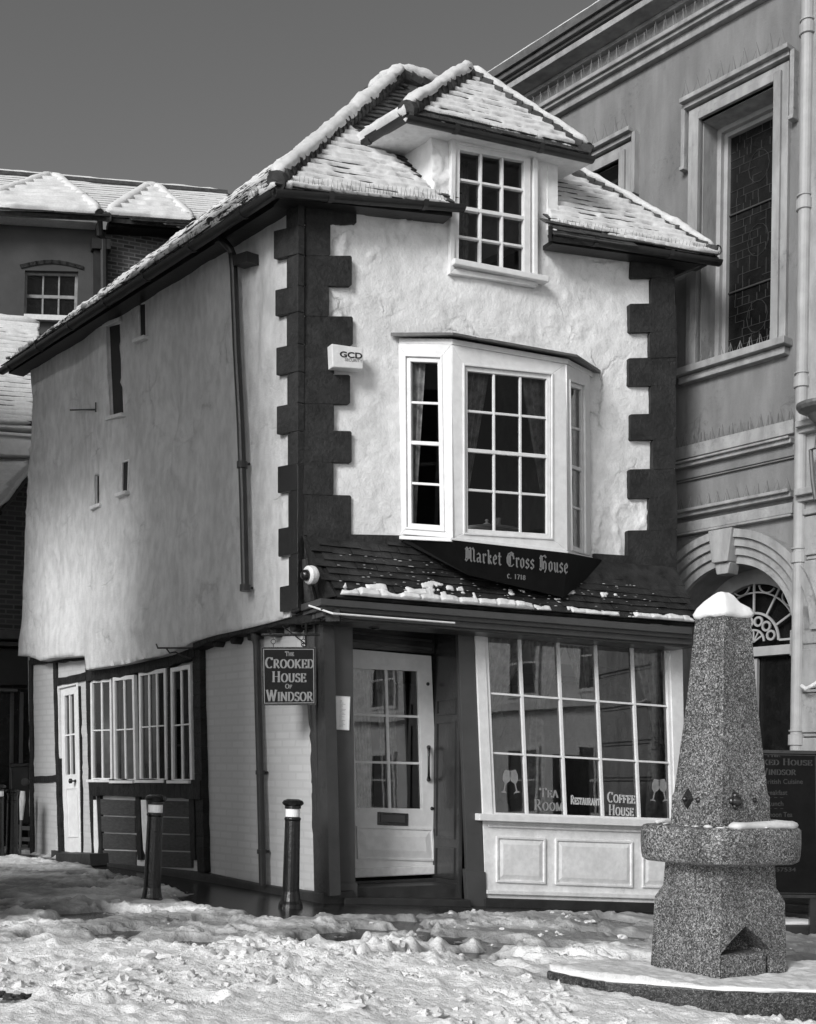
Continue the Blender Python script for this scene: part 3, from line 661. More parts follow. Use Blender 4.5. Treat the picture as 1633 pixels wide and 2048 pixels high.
# iron tie bracket on the side wall
b = MB(); b.tube([S.X(141, 820, .09), S.X(192, 819, .03)], .009); b.tube([S.X(192, 805, .05), S.X(192, 824, .05)], .008); b.build('iron_bracket', M['gutter'], H)
# right and back walls, floor and dark inner linings: they close the house
R0 = F.P(F.q(1347, 900)[0], -.02, 0); D6 = Ldir*6.0
mb = MB(); zt = 5.2; zb = gzf(3, 13)-.1-EYE
def vwall(mb, p, q_, z0, z1, th=.2):
    d = (q_-p).normalized(); m = Vector((-d.y, d.x, 0))*th/2
    mb.hexa([p+m+Vector((0, 0, z0)), q_+m+Vector((0, 0, z0)), q_-m+Vector((0, 0, z0)), p-m+Vector((0, 0, z0))], [p+m+Vector((0, 0, z1)), q_+m+Vector((0, 0, z1)), q_-m+Vector((0, 0, z1)), p-m+Vector((0, 0, z1))])
r0 = Vector((R0.x, R0.y, EYE)); r1 = r0+D6; s1 = Vector((C0.x, C0.y, EYE))+Ldir*5.75
ofs = Vector((nF2.x, nF2.y, 0))*-.25
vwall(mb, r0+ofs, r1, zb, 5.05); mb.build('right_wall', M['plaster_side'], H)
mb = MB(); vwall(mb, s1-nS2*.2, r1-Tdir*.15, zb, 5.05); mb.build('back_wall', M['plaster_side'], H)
mb = MB()
for zf in (1.05, -1.16):
    p = [Vector((C0.x, C0.y, EYE+zf))+Tdir*.25-nF2*.66, r0+Vector((0, 0, zf))-Tdir*.15-nF2*.66, r1+Vector((0, 0, zf))-Tdir*.15, s1+Vector((0, 0, zf))+Tdir*.15]
    mb.hexa(p, [x+Vector((0, 0, .12)) for x in p])
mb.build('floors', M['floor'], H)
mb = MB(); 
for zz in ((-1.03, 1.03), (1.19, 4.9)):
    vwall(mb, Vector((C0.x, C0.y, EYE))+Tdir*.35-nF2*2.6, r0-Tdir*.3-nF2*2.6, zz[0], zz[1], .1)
mb.build('inner_lining', M['inside'], H); mb = MB()
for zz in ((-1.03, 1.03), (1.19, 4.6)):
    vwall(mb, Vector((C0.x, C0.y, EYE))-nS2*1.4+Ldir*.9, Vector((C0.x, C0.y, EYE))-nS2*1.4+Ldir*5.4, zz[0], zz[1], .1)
mb.build('inner_lining', M['inside'], H)  # dark lining added behind the casements to keep their panes dark

# --- quoins
rnd = random.Random(3)
def quoin_col(Fr, rows, inner_s, inner_l, edgeu, n0, n1, name, m, side=1):
    mb = MB()
    for i, (v0, v1, u_in) in enumerate(rows):
        e0 = edgeu(v0); e1 = edgeu(v1); j = rnd.uniform(-.004, .004)
        q_ = Fr.Q([(e0, v0), (u_in, v0+(2 if side > 0 else 0)), (u_in, v1+(2 if side > 0 else 0)), (e1, v1)])
        if e0 < 700: q_[0] = (-.034, q_[0][1]); q_[3] = (-.034, q_[3][1])
        # soften outline
        P = [Vector(p) for p in q_]; pts = []
        for k in range(4):
            a, b_, c = P[k-1], P[k], P[(k+1) % 4]; r_ = .014
            pts += [tuple(b_+(a-b_).normalized()*r_), tuple(b_+(c-b_).normalized()*r_)]
        mb.prism(Fr, pts, n0, n1+j)
    return mb.build(name, m, H, bevel=.003)
edgeL = lambda v: np.interp(v, [380, 640, 900, 1080], [598, 602, 606, 608])-1
rowsL = []
vs_ = [392, 448, 512, 572, 633, 690, 750, 808, 862, 925, 990, 1072]
for i in range(len(vs_)-1):
    uin = (712, 658, 702, 655, 703, 668, 700, 664, 702, 666, 698)[i]+rnd.uniform(-2.5, 2.5); rowsL.append((vs_[i], vs_[i+1]+.6, uin))
quoin_col(F, rowsL, 0, 0, edgeL, -.02, .034, 'quoins', M['quoin'], 1)
edgeR = lambda v: np.interp(v, [510, 620, 700, 780, 850, 930, 1000, 1115], [1345, 1347, 1352, 1348, 1350, 1346, 1352, 1349])
vr = [510, 556, 608, 665, 716, 772, 828, 880, 938, 996, 1060, 1118]
rowsR = []
for i in range(len(vr)-1):
    uin = (1258, 1299, 1256, 1298, 1252, 1298, 1256, 1300, 1254, 1292, 1252)[i]+rnd.uniform(-2.5, 2.5); rowsR.append((vr[i], vr[i+1]+.6, uin))
quoin_col(F, [(a, b, c) for a, b, c in rowsR], 0, 0, edgeR, -.02, .034, 'quoins', M['quoin'], 1)
# dark string painted under the plaster, joining the quoins above the canopy
MB().prism(F, F.Q([(612, 1068), (800, 1072), (800, 1092), (612, 1090)]), 0, .034).build('painted_band', M['quoin'], H)
MB().prism(F, F.Q([(1185, 1108), (1350, 1118), (1350, 1150), (1185, 1140)]), 0, .034).build('painted_band', M['quoin'], H)
# quoins returning on the side wall (tarred, glossy lower down)
edgeS = lambda v: np.interp(v, [380, 640, 900, 1080, 1250], [599, 603, 607, 609, 611])
def side_quoins(rows, m):
    mb = MB()
    for v0, v1, u_out in rows:
        q_ = S.Q([(u_out, v0+3), (edgeS(v0), v0-5), (edgeS(v1), v1-5), (u_out, v1+3)]); q_[1] = (.006, q_[1][1]); q_[2] = (.006, q_[2][1]); P = [Vector(p) for p in q_]; pts = []
        for k in range(4):
            a, b_, c = P[k-1], P[k], P[(k+1) % 4]; pts += [tuple(b_+(a-b_).normalized()*.007), tuple(b_+(c-b_).normalized()*.007)]
        mb.prism(S, pts, -.02, .050)
    return mb.build('side_quoins', m, H, bevel=.004)
side_quoins([(398, 462, 582), (462, 518, 557), (518, 580, 583), (580, 632, 560), (632, 695, 583), (695, 750, 562), (750, 812, 584), (812, 868, 563), (868, 932, 585)], M['quoin'])
side_quoins([(932, 985, 565), (985, 1056, 586), (1056, 1112, 566), (1112, 1172, 587), (1172, 1222, 569)], M['quoin_gloss'])

MB().prism(S, [(min(a, .004), w_) for a, w_ in S.Q([(582, 392), (599, 384), (603, 640), (607, 900), (610, 1222), (590, 1228)])], -.02, .043).build('corner_strip', M['quoin_gloss'], H, bevel=.008)
# --- dormer window, cheeks
fd = frame_window(H, F, [(921, 300), (1049, 322), (1049, 548), (918, 528)], .035, 3, 4, fw=.075, bw=.022, depth=.09, heavy=2, heavy_w=.035, name='dormer_window')
oD = offset(winD, .075); oD2 = offset(winD, .125)
mb = MB()
for i in range(4): mb.prism(F, [oD2[i], oD2[(i+1) % 4], oD[(i+1) % 4], oD[i]], 0, .055)
mb.build('architrave', M['white'], fd, bevel=.006)
MB().prism(F, F.Q([(903, 255), (1080, 292), (1080, 316), (903, 284)], .05), -.02, .05).build('head_board', M['white'], fd, bevel=.006)
MB().prism(F, F.Q([(898, 524), (1086, 560), (1086, 572), (898, 536)]), .02, .11).build('sill', M['white'], fd, bevel=.008)
curtain(H, F, F.q(921, 300, -.3), F.q(940, 303, -.3), F.q(918, 528, -.3), F.q(935, 530, -.3), -.3, 3, .02, name='dormer_curtain')

# --- main roof
gr = .22
pC = F.P(*(lambda q_: (q_[0], gr, q_[1]))(F.q(550, 372, gr)))      # front left gutter corner
pR = F.X(1440, 514, gr)
pBk = S.X(4, 734, gr)
apex = at_y(800, 156, 12.95)
apR = apex+Tdir*.55+Vector((0, 0, .0))
apex2 = apex+Ldir*3.1+Vector((0, 0, -.15))
pRb = pR+Ldir*6.1
RF = frame3(pC, pR, apex)
if RF.n.z < 0: raise Exception('roof')
rq = lambda u, v: RF.q(u, v)
rp = lambda p: (RF.L(p)[0], RF.L(p)[2])
polyL = [rp(pC), rq(905, 420), rq(905, 300), rq(840, 240), rp(apex)]
polyRt = [rq(1108, 470), rp(pR), rq(1115, 338), rq(1060, 318), rq(1080, 330), rq(1108, 350)]
tl = MB(); roof_tiles(tl, RF, polyL, seed=1); tl2 = MB(); roof_tiles(tl2, RF, [rq(1108, 472), rp(pR), rq(1112, 336), rq(1060, 318)], seed=2)
roof = MB()
def slab(mb, pts, th=.05):
    n = (pts[1]-pts[0]).cross(pts[2]-pts[0]).normalized(); n = -n if n.z < 0 else n
    mb.hexa([p-n*.012 for p in pts], [p-n*(.012+th) for p in pts])
W = lambda p: RF.P(p[0], 0, p[1])
slab(roof, [pC, W(rq(905, 418)), W(rq(905, 300)), W(rq(840, 240)), apex])
slab(roof, [W(rq(1108, 470)), pR, apR, W(rq(950, 240)), W(rq(1108, 345))]); slab(roof, [apex, W(rq(860, 260)), W(rq(950, 240)), apR])
slab(roof, [pBk, pC, apex, apex2]); slab(roof, [pR, pRb, apex2, apex, apR]); slab(roof, [pRb, pBk, apex2])
rf = roof.build('roof', M['tile'], H)
tl.build('roof_tiles', M['tile'], rf); tl2.build('roof_tiles', M['tile'], rf)
RS = frame3(pBk, pC, apex)
tl = MB(); ps = [(RS.L(p)[0], RS.L(p)[2]) for p in (pBk, pC, apex, apex2)]; roof_tiles(tl, RS, ps, seed=4, course=.11); tl.build('roof_tiles', M['tile'], rf)
# snow lying in courses
def course_snow(seed, course=.105, base=.029, cover=None, amp=.018):
    def h(X, Y):
        ph = (Y/course) % 1.0; s_ = base+.036*(1-ph)**1.5-.012
        s_ = s_+amp*(fbm(X*9, Y*9, seed, 3)-.5)+.02*(fbm(X*2.2, Y*2.2, seed+3, 3)-.5)
        line = np.clip((.26-ph)/.26, 0, 1)*(fbm(X*6, np.floor(Y/course)*3.1, seed+7, 3)-.27)*.20
        s_ = s_-np.clip(line, 0, 1)
        if cover is not None: s_ = s_+cover(X, Y)
        return s_
    return h
y0r = 0
def coverL(X, Y):   # bare tiles beside the dormer cheek
    a0, w0 = rq(900, 392); a1, w1 = rq(760, 285); d = (X-a0)*(w1-w0)-(Y-w0)*(a1-a0); L_ = math.hypot(a1-a0, w1-w0); dist = d/L_
    dist = dist*np.sign(1 if (rq(700, 330)[0]-a0)*(w1-w0)-(rq(700, 330)[1]-w0)*(a1-a0) > 0 else -1)
    return np.where(dist < .17, -.012-.2*(.17-dist), 0)
snow_sheet(RF, [rp(pC+RF.a*.10+RF.w*.0), rq(903, 412), rq(760, 272), rq(800, 190), rp(apex)], .02, course_snow(11, cover=coverL), .008, 'roof_snow', rf)
def coverR(X, Y):
    a0, w0 = rq(1112, 455); e = RF.L(pR)[0]
    t = np.clip((X-a0)/(e-a0), 0, 1); low = .20*(1-t)**1.6-.01
    return np.where(Y < low, -.075+.05*(fbm(X*6, Y*9, 8, 3)), 0)
snow_sheet(RF, [rq(1110, 468), rp(pR-RF.a*.02+RF.w*.02), rq(1260, 410), rq(1112, 340), rq(1060, 318)], .02, course_snow(13, cover=coverR), .008, 'roof_snow', rf)
psn = [(RS.L(p)[0], RS.L(p)[2]) for p in (pBk+Vector((0, 0, .03)), pC, apex, apex2)]
def coverS(X, Y):
    far = np.clip((RS.L(pC)[0]*.62-X)/.8+1.2, 0, 1.6)
    return -.16*np.clip(.34-Y, 0, 1)/.34*far*np.clip(fbm(X*6, Y*5, 19, 4)*3.2-.75, 0, 1.5)-.018-.10*far*np.clip(.10-Y, 0, 1)*8*.1
snow_sheet(RS, psn, .03, course_snow(17, base=.022, cover=coverS, amp=.04), .01, 'roof_snow', rf)
# hip and ridge bonnets with rolls of snow
def hip(path, r, seed, snow_r, name='hip_tiles', lift=.055, bonnet=True, up=.02):
    mb = MB(); P = [Vector(p) for p in path]; out = []
    for i in range(len(P)-1):
        k = max(1, int((P[i+1]-P[i]).length/.115)); out += [P[i].lerp(P[i+1], j/k) for j in range(k)]
    out.append(P[-1])
    for i in range(len(out)-1):
        a, b_ = out[i], out[i+1]; d = b_-a
        mb.tube([a-d*.25+Vector((0, 0, up+.012)), b_+Vector((0, 0, up-.016))], [r, r*.82], 10)
    t = mb.build(name, M['tile'], rf)
    s_ = MB(); snow_roll(s_, [p+Vector((0, 0, up)) for p in P], snow_r, seed, lift=lift, jit=.5, step=.035, seg=12); s_.build('hip_snow', M['snow'], t, smooth=True)
hip([pC+(apex-pC)*.015, pC.lerp(apex, .5), apex], .088, 1, .082, lift=.075)
hip([pR+(apR-pR)*.02, pR.lerp(apR, .45)-Vector((0, 0, .04)), apR], .06, 2, .062, lift=.06)
hip([apex+Ldir*.5, apex, apR], .10, 12, .11)
hip([apex, apex2], .07, 3, .05, lift=.05)
# lumps of snow along the alley eave
mb = MB(); P = [pC, pBk]
for i in range(210):
    t = rnd.uniform(.02, .995); p = pC.lerp(pBk, t)+Vector((0, 0, .03+.05*rnd.random()))-nS2*rnd.uniform(0, .10); r_ = rnd.uniform(.014, .046)
    snow_roll(mb, [p-Ldir*r_*1.8, p, p+Ldir*r_*1.8], r_, i, .8, .03, .5, 8, 0)
mb.build('eave_snow', M['snow'], rf, smooth=True)['kind'] = 'stuff'
# soffits, gutters, spikes
mb = MB()
mb.prism(F, F.Q([(562, 384), (905, 424), (905, 433), (562, 396)], .17), .0, .17); mb.build('soffit', M['gutter'], H)
MB().prism(F, F.Q([(640, 402), (884, 424), (862, 440), (640, 412)], .02), .0, .10).build('eave_moulding', M['white_old'], H, bevel=.01)
MB().prism(F, F.Q([(1106, 478), (1415, 524), (1415, 531), (1106, 487)], .17), .0, .17).build('soffit', M['gutter'], H)
mb = MB(); q0 = S.q(570, 386, .17); q1 = S.q(18, 738, .17)
mb.prism(S, [q0, q1, (q1[0], q1[1]-.06), (q0[0], q0[1]-.06)], -.02, .17); mb.build('soffit', M['gutter'], H)
mb = MB(); dn = Vector((0, 0, -.045))
gutter(mb, pC+dn, F.X(928, 413, gr)+dn*0, nF2); gutter(mb, pC+dn, pBk+dn, nS2)
mb.build('gutter', M['gutter'], H, smooth=False)
mb = MB(); gutter(mb, F.X(1102, 466, gr), pR+dn, nF2)
mb.hexa([F.X(1097, 452, gr+.06), F.X(1104, 452, gr+.06), F.X(1104, 482, gr+.06), F.X(1097, 484, gr+.06)], [F.X(1097, 452, 0), F.X(1104, 452, 0), F.X(1104, 482, 0), F.X(1097, 484, 0)])
mb.tube([F.X(1345, 556, .02), F.X(1400, 532, .20)], .014)
mb.build('gutter', M['gutter'], H)
mb = MB(); spikes(mb, pC+Vector((0, 0, .02)), F.X(915, 402, gr), nF2, seed=2); spikes(mb, F.X(1112, 452, gr-.08), pR+Vector((0, 0, .02)), nF2, seed=3)
spikes(mb, pC+Vector((0, 0, .02)), pC.lerp(pBk, .26), nS2, seed=4); spikes(mb, pC.lerp(pBk, .5), pC.lerp(pBk, .97), nS2, seed=5, step=.06)
mb.build('bird_spikes', M['gutter'], H)
# small iron scrolls at the hip ends
def scroll(p, d, s_=.09):
    pts = []
    for k in range(14):
        an = -1.2+k*.42; r_ = s_*(.62-.032*k); pts.append(Vector(p)+Vector(d)*(s_*.6+math.cos(an)*r_)+Vector((0, 0, s_*.9+math.sin(an)*r_)))
    return [Vector(p)]+pts
mb = MB(); mb.tube(scroll(pR-Tdir*.08, Tdir), .007, 5)
# --- dormer roof
dn0 = F.X(812, 228, .17); dn1 = F.X(1186, 312, .17); dap = at_y(940, 150, 11.95)
mb.tube(scroll(dn1-Tdir*.1, Tdir), .007, 5); mb.build('iron_scroll', M['gutter'], rf)
DF = frame3(dn0, dn1, dap); dq = DF.q
back0 = dn0+Ldir*1.35+Vector((0, 0, .03)); back1 = dn1+Ldir*1.6; dap2 = dap+Ldir*1.7
mb = MB(); slab(mb, [dn0, dn1, dap]); slab(mb, [back0, dn0, dap, dap2]); slab(mb, [dn1, back1, dap2, dap])
dr = mb.build('dormer_roof', M['tile'], H)
dp = [(DF.L(p)[0], DF.L(p)[2]) for p in (dn0, dn1, dap)]
tl = MB(); roof_tiles(tl, DF, dp, seed=9); 
DS = frame3(back0, dn0, dap); roof_tiles(tl, DS, [(DS.L(p)[0], DS.L(p)[2]) for p in (back0, dn0, dap, dap2)], seed=10); tl.build('roof_tiles', M['tile'], dr)
def coverD(X, Y): return -.075*np.clip(.16-Y, 0, 1)/.16*np.clip(fbm(X*5, Y*5, 9, 3)*2.2-.15, 0, 1.4)
snow_sheet(DF, dp, .018, course_snow(23, cover=coverD), .008, 'dormer_snow', dr)
snow_sheet(DS, [(DS.L(p)[0], DS.L(p)[2]) for p in (back0, dn0, dap, dap2)], .03, course_snow(24, base=.06), .01, 'dormer_snow', dr)
rf_ = rf; rf = dr
hip([dn0+(dap-dn0)*.02, dap], .088, 5, .078, lift=.075); hip([dn1+(dap-dn1)*.03, dap], .062, 6, .056, lift=.06); hip([dap, dap2], .08, 7, .085)
rf = rf_
mb = MB(); gutter(mb, dn0+dn*.6, dn1+dn*.6, nF2, .05); gutter(mb, dn0+dn*.6, back0+dn*.6, nS2, .05); mb.build('dormer_gutter', M['gutter'], dr)
mb = MB(); spikes(mb, dn0, dn1, nF2, seed=8); mb.build('bird_spikes', M['gutter'], dr)
# dormer soffit and cheeks
tz = Vector((0, 0, -.07))
e0 = F.X(868, 238); e1 = F.X(1117, 297)
mb = MB(); mb.hexa([dn0+tz, dn1+tz, dn1+tz+Ldir*1.2, dn0+tz+Ldir*1.2], [dn0+tz*.45, dn1+tz*.45, dn1+tz*.45+Ldir*1.2, dn0+tz*.45+Ldir*1.2]); mb.build('dormer_soffit', M['white_old'], dr)
for u0, v0, v1, sg in ((866, 238, 412, 1), (1116, 294, 455, -1)):
    a = F.X(u0, v0, -.005); b_ = F.X(u0, v1+10, -.005); th = Tdir*.12*sg
    mb = MB(); mb.hexa([a, b_, b_+Ldir*1.5, a+Ldir*1.5], [a+th, b_+th, b_+th+Ldir*1.5, a+th+Ldir*1.5]); mb.build('dormer_cheek', M['plaster'], H)

# --- bay window
BN = .47
wl = F.P(bayL0, 0, 0); wr = F.P(bayR0, 0, 0)
fl = F.q(903, 900, BN)[0]; fr_ = F.q(1134, 900, BN)[0]
BF = Frame(F.P(0, BN, 0), F.a, F.w)
BL = Frame(F.P(bayL0, 0, 0), (F.P(fl, BN, 0)-F.P(bayL0, 0, 0)), F.w)
BR = Frame(F.P(fr_, BN, 0), (F.P(bayR0, 0, 0)-F.P(fr_, BN, 0)), F.w)
BW = empty  # noqa
def facet(Fr, outline_px, glaz_px, cols, rows, heavy, name):
    o_ = Fr.Q(outline_px); g_ = Fr.Q(glaz_px); go = offset(g_, .045); mb = MB()
    for i in range(4): mb.prism(Fr, [o_[i], o_[(i+1) % 4], go[(i+1) % 4], go[i]], -.06, 0)
    c = mb.build('bay_casing', M['white'], H, bevel=.005)
    gm = offset(g_, .058); gi = offset(g_, .040); mb = MB()
    for i in range(4): mb.prism(Fr, [gm[i], gm[(i+1) % 4], gi[(i+1) % 4], gi[i]], -.01, .012)
    mb.build('bead', M['white'], c, bevel=.003)
    return frame_window(H, Fr, g_, -.012, cols, rows, fw=.040, bw=.022, depth=.05, heavy=heavy, heavy_w=.034, name=name, local=True)
facet(BL, [(797, 686), (904, 688), (906, 1076), (803, 1068)], [(820, 722), (874, 724), (879, 1050), (822, 1046)], 1, 4, 2, 'bay_window')
facet(BF, [(905, 689), (1133, 728), (1136, 1102), (906, 1076)], [(937, 741), (1096, 757), (1096, 1067), (938, 1057)], 3, 4, 2, 'bay_window')
facet(BR, [(1134, 729), (1180, 748), (1182, 1112), (1137, 1102)], [(1143, 772), (1166, 779), (1168, 1098), (1147, 1090)], 1, 4, 2, 'bay_window')
# top, bottom and lead roof
def bay_ring(zl, zf0, zf1, zr, ext):
    return [F.P(bayL0-ext, 0.0, zl), F.P(fl-ext*.5, BN+ext, zf0), F.P(fr_+ext*.5, BN+ext, zf1), F.P(bayR0+ext, 0.0, zr)]
zl = BL.q(799, 687)[1]; z0 = BF.q(905, 689)[1]; z1 = BF.q(1133, 728)[1]; zr = BR.q(1181, 748)[1]
A_ = bay_ring(zl, z0, z1, zr, .005); mb = MB(); mb.hexa(A_, [p+Vector((0, 0, .05)) for p in A_]); mb.build('bay_head', M['white'], H, bevel=.006)
A_ = bay_ring(zl+.052, z0+.052, z1+.052, zr+.052, .09); B_ = bay_ring(zl+.085, z0+.072, z1+.072, zr+.085, .09); mb = MB(); mb.hexa(A_, B_); br_ = mb.build('bay_roof', M['lead'], H)
mb = MB(); snow_roll(mb, [B_[0]+Tdir*.1, B_[1]-nF2*.02, B_[1].lerp(B_[2], .3)], .012, 5, .6, .05, .8, 6, 0); mb.build('bay_snow', M['snow'], br_, smooth=True)
zbL = BL.q(803, 1069)[1]; zb0 = BF.q(906, 1076)[1]; zb1 = BF.q(1136, 1102)[1]; zbR = BR.q(1182, 1112)[1]
A_ = bay_ring(zbL-.005, zb0-.005, zb1-.005, zbR-.005, .02); mb = MB(); mb.hexa(A_, [p-Vector((0, 0, .035)) for p in A_]); mb.build('bay_sill', M['white'], H, bevel=.006)
# curtains, table and little pots in the bay
curtain(H, BF, BF.q(935, 725, -.1), BF.q(985, 735, -.1), BF.q(925, 980, -.1), BF.q(940, 985, -.1), -.14, 4, .02, name='bay_curtain')
curtain(H, BF, BF.q(1045, 740, -.1), BF.q(1100, 745, -.1), BF.q(1085, 990, -.1), BF.q(1110, 1000, -.1), -.14, 4, .02, name='bay_curtain')
curtain(H, BL, BL.q(812, 715, -.1), BL.q(850, 717, -.1), BL.q(815, 1055, -.1), BL.q(830, 1055, -.1), -.12, 3, .02, name='bay_curtain')
curtain(H, BR, BR.q(1146, 765, -.1), BR.q(1170, 775, -.1), BR.q(1146, 1100, -.1), BR.q(1170, 1105, -.1), -.10, 3, .02, name='bay_curtain')
c = BF.X(978, 1062, -.55); TB = empty('cafe_table', c+Vector((0, 0, -.7)), 'small round table with white cloth behind the bay window glass', 'table')
mb = MB(); mb.lathe(c+Vector((0, 0, -.02)), [(.30, 0), (.31, .012), (.30, .025)], 28); mb.build('table_top', M['cloth'], TB)
mb = MB(); mb.lathe(c+Vector((0, 0, -.68)), [(.16, 0), (.03, .03), (.025, .63), (.1, .66)], 12); mb.build('table_leg', M['black'], TB)
for dx, nm, lb, prof in ((-.02, 'sugar_pot', 'squat white sugar pot on the round table in the bay window', [(.035, 0), (.05, .02), (.05, .05), (.03, .065), (.012, .075), (.012, .09)]), (.09, 'milk_jug', 'taller pale milk jug on the round table in the bay window', [(.028, 0), (.032, .03), (.022, .08), (.026, .12)])):
    p = c+Vector((dx, .0, .006)); e = empty(nm, p, lb, nm.replace('_', ' ')); MB().lathe(p, prof, 18).build('pot' if dx < 0 else 'jug', M['cloth'], e, smooth=True)
    if dx < 0: MB().lathe(p+Vector((0, 0, .09)), [(.02, 0), (.014, .015), (.002, .02)], 12).build('lid_knob', M['white'], e, smooth=True)

for u, lb in ((1085, 'round tea room table with pale cloth behind the left panes of the shop window'), (1290, 'round tea room table with pale cloth behind the right panes of the shop window')):
    c = F.X(u, 1640, -1.0); T2 = empty('tea_table', c+Vector((0, 0, -.62)), lb, 'table', 'tables inside the tea room')
    MB().lathe(c+Vector((0, 0, -.03)), [(.38, -.16), (.36, -.02), (.35, .012), (.34, .02)], 26).build('table_cloth', M['cloth'], T2, smooth=False)
    MB().lathe(c+Vector((0, 0, -.62)), [(.2, 0), (.03, .03), (.025, .4), (.1, .45)], 12).build('table_leg', M['black'], T2)
# --- name board under the bay
KB = .50; KF = Frame(F.P(0, KB, 0), F.a, F.w)
t0 = F.X(803, 1072, .04); t1 = KF.X(906, 1080); t2 = KF.X(1137, 1106); t3 = F.X(1204, 1119, .04)
b0 = F.X(803, 1078, .04); b1 = KF.X(912, 1140); b2 = KF.X(1133, 1192); b3 = F.X(1200, 1128, .04)
nb_ = Frame(t1, t2-t1, t1-F.X(935, 1150, .44))
if nb_.n.dot(nF) < 0: raise Exception('nb')
mb = MB(); mb.hexa([t0, t1, t2, t3], [F.X(806, 1084, .04), F.X(935, 1150, .44), nb_.X(1128, 1196), F.X(1200, 1136, .04)]); nbd = mb.build('name_board', M['sign'], H, bevel=.004)
qs, wd = pen('Market Cross House', BLK, .135, .035, math.radians(38), .07)
mb = MB(); put_pen(mb, qs, wd, nb_, nb_.Q([(929, 1094), (1136, 1118), (1136, 1147), (929, 1121)]), .004, .003); mb.build('lettering', M['letters'], nbd)
qs, wd = pen('c. 1718', BLK, .13, .04, math.radians(38), .08)
mb = MB(); put_pen(mb, qs, wd, nb_, nb_.Q([(1014, 1147), (1051, 1151), (1051, 1160), (1014, 1156)]), .004, .003, h=.7); mb.build('lettering', M['letters'], nbd)

# --- canopy roof over the shopfront
CN = .45
k0 = F.X(612, 1071, .04); k1 = F.X(1352, 1132, .04); k2 = F.X(1402, 1248, CN); k3 = F.X(676, 1192, CN)
KR = Frame(k3, k2-k3, (k0+Tdir*.3)-k3)
if KR.n.z < 0: raise Exception('canopy')
kp = [(KR.L(p)[0], KR.L(p)[2]) for p in (k3, k2, k1, k0)]
mb = MB(); slab(mb, [k3, k2, k1, k0], .04); k4 = F.X(640, 1200, .12)
slab(mb, [k3, k0, k4], .02)
cr_ = mb.build('canopy_roof', M['slate'], H)
mb = MB(); roof_tiles(mb, KR, kp, course=.085, tw=.20, th=.010, seed=5, jit=.006); mb.build('slates', M['slate'], cr_)
def snow_c(X, Y):
    rowi = np.floor(Y/.085); ci = np.floor((X+(rowi % 2)*.1)/.20)
    n = _hash(ci, rowi, 5)*.5+vnoise(X*1.2, rowi*.7, 3)*.5; fx = ((X+(rowi % 2)*.1)/.20) % 1.0
    prob = np.where(rowi == 0, .92+.25*(X < 1.9)-.25*((X > 2.0) & (X < 2.45)), np.where(rowi == 1, .70*(X < 1.4)+.45*(X >= 1.4), np.where(rowi == 2, .50*(X < 1.3)+.30*(X >= 1.3), np.where(rowi == 3, .22, -.3))))*np.interp(X, [0, .1, 2.0, 2.6, 4], [.6, 1, .95, .72, .95])
    ph = (Y/.085) % 1.0; edge = np.clip(np.minimum(fx, 1-fx)/.07, 0, 1)**.5; top = np.clip((.86+.5*(vnoise(X*9, rowi*5, 8)-.6)-ph)/.22, 0, 1)**.6
    h = np.clip((prob-n)*1.6, -.5, 1.1)*.036*edge*top+.026*(fbm(X*11, Y*11, 3, 4)-.5)*edge
    return np.where((edge < .15) | (top < .05), -.01, h-.006)
e_ = [(p[0]-.1, p[1]) for p in kp]
snow_sheet(KR, [(.02, .004), (KR.L(k2)[0]-.1, .004), (KR.L(k2)[0]-.3, .3), (.2, .3)], .012, snow_c, .028, 'canopy_snow', cr_)
mb = MB()
for k in range(190):
    x = rnd.uniform(.05, 3.6); y = rnd.uniform(.02, .5); p = KR.P(x, .03, y); r_ = rnd.uniform(.003, .009); snow_roll(mb, [p-Tdir*r_*2, p+Tdir*r_*2], r_, k, .6, .01, .4, 5, 0)
mb.build('snow_flecks', M['snow'], cr_)['kind'] = 'stuff'
# moulded fascia: stacked courses
steps = [(1196, 1255, .44, 12), (1209, 1267, .40, 9), (1219, 1276, .36, 12), (1232, 1288, .31, 6)]
mb = MB()
for v0, v1, nn, hgt in steps:
    q_ = F.Q([(640+ (0.45-nn)*60, v0), (1385, v1), (1385, v1+hgt+2), (640+(0.45-nn)*60, v0+hgt+2)], nn); mb.prism(F, q_, -.02, nn)
mb.build('fascia', M['shop'], H, bevel=.006)
mb = MB(); P = [F.X(616, 1196, .03), F.X(630, 1208, .2), F.X(652, 1215, .36), F.X(680, 1219, .44)]
for i in range(3): mb.hexa([P[i], P[i+1], P[i+1]-Vector((0, 0, .10)), P[i]-Vector((0, 0, .12))], [P[i]-nF*.08+Tdir*.05, P[i+1]-nF*.08+Tdir*.05, P[i+1]-nF*.08+Tdir*.05-Vector((0, 0, .10)), P[i]-nF*.08+Tdir*.05-Vector((0, 0, .12))])
mb.tube([F.X(612, 1120, .06), F.X(616, 1165, .10), F.X(622, 1200, .12), F.X(636, 1238, .06)], [.035, .04, .06, .04], 10)
mb.build('corner_bracket', M['quoin'], H, smooth=False)
mb = MB(); mb.tube([F.X(618, 1211, .30), F.X(666, 1227, .46), F.X(910, 1246, .46)], .009, 6); mb.build('white_cable', M['white'], H)

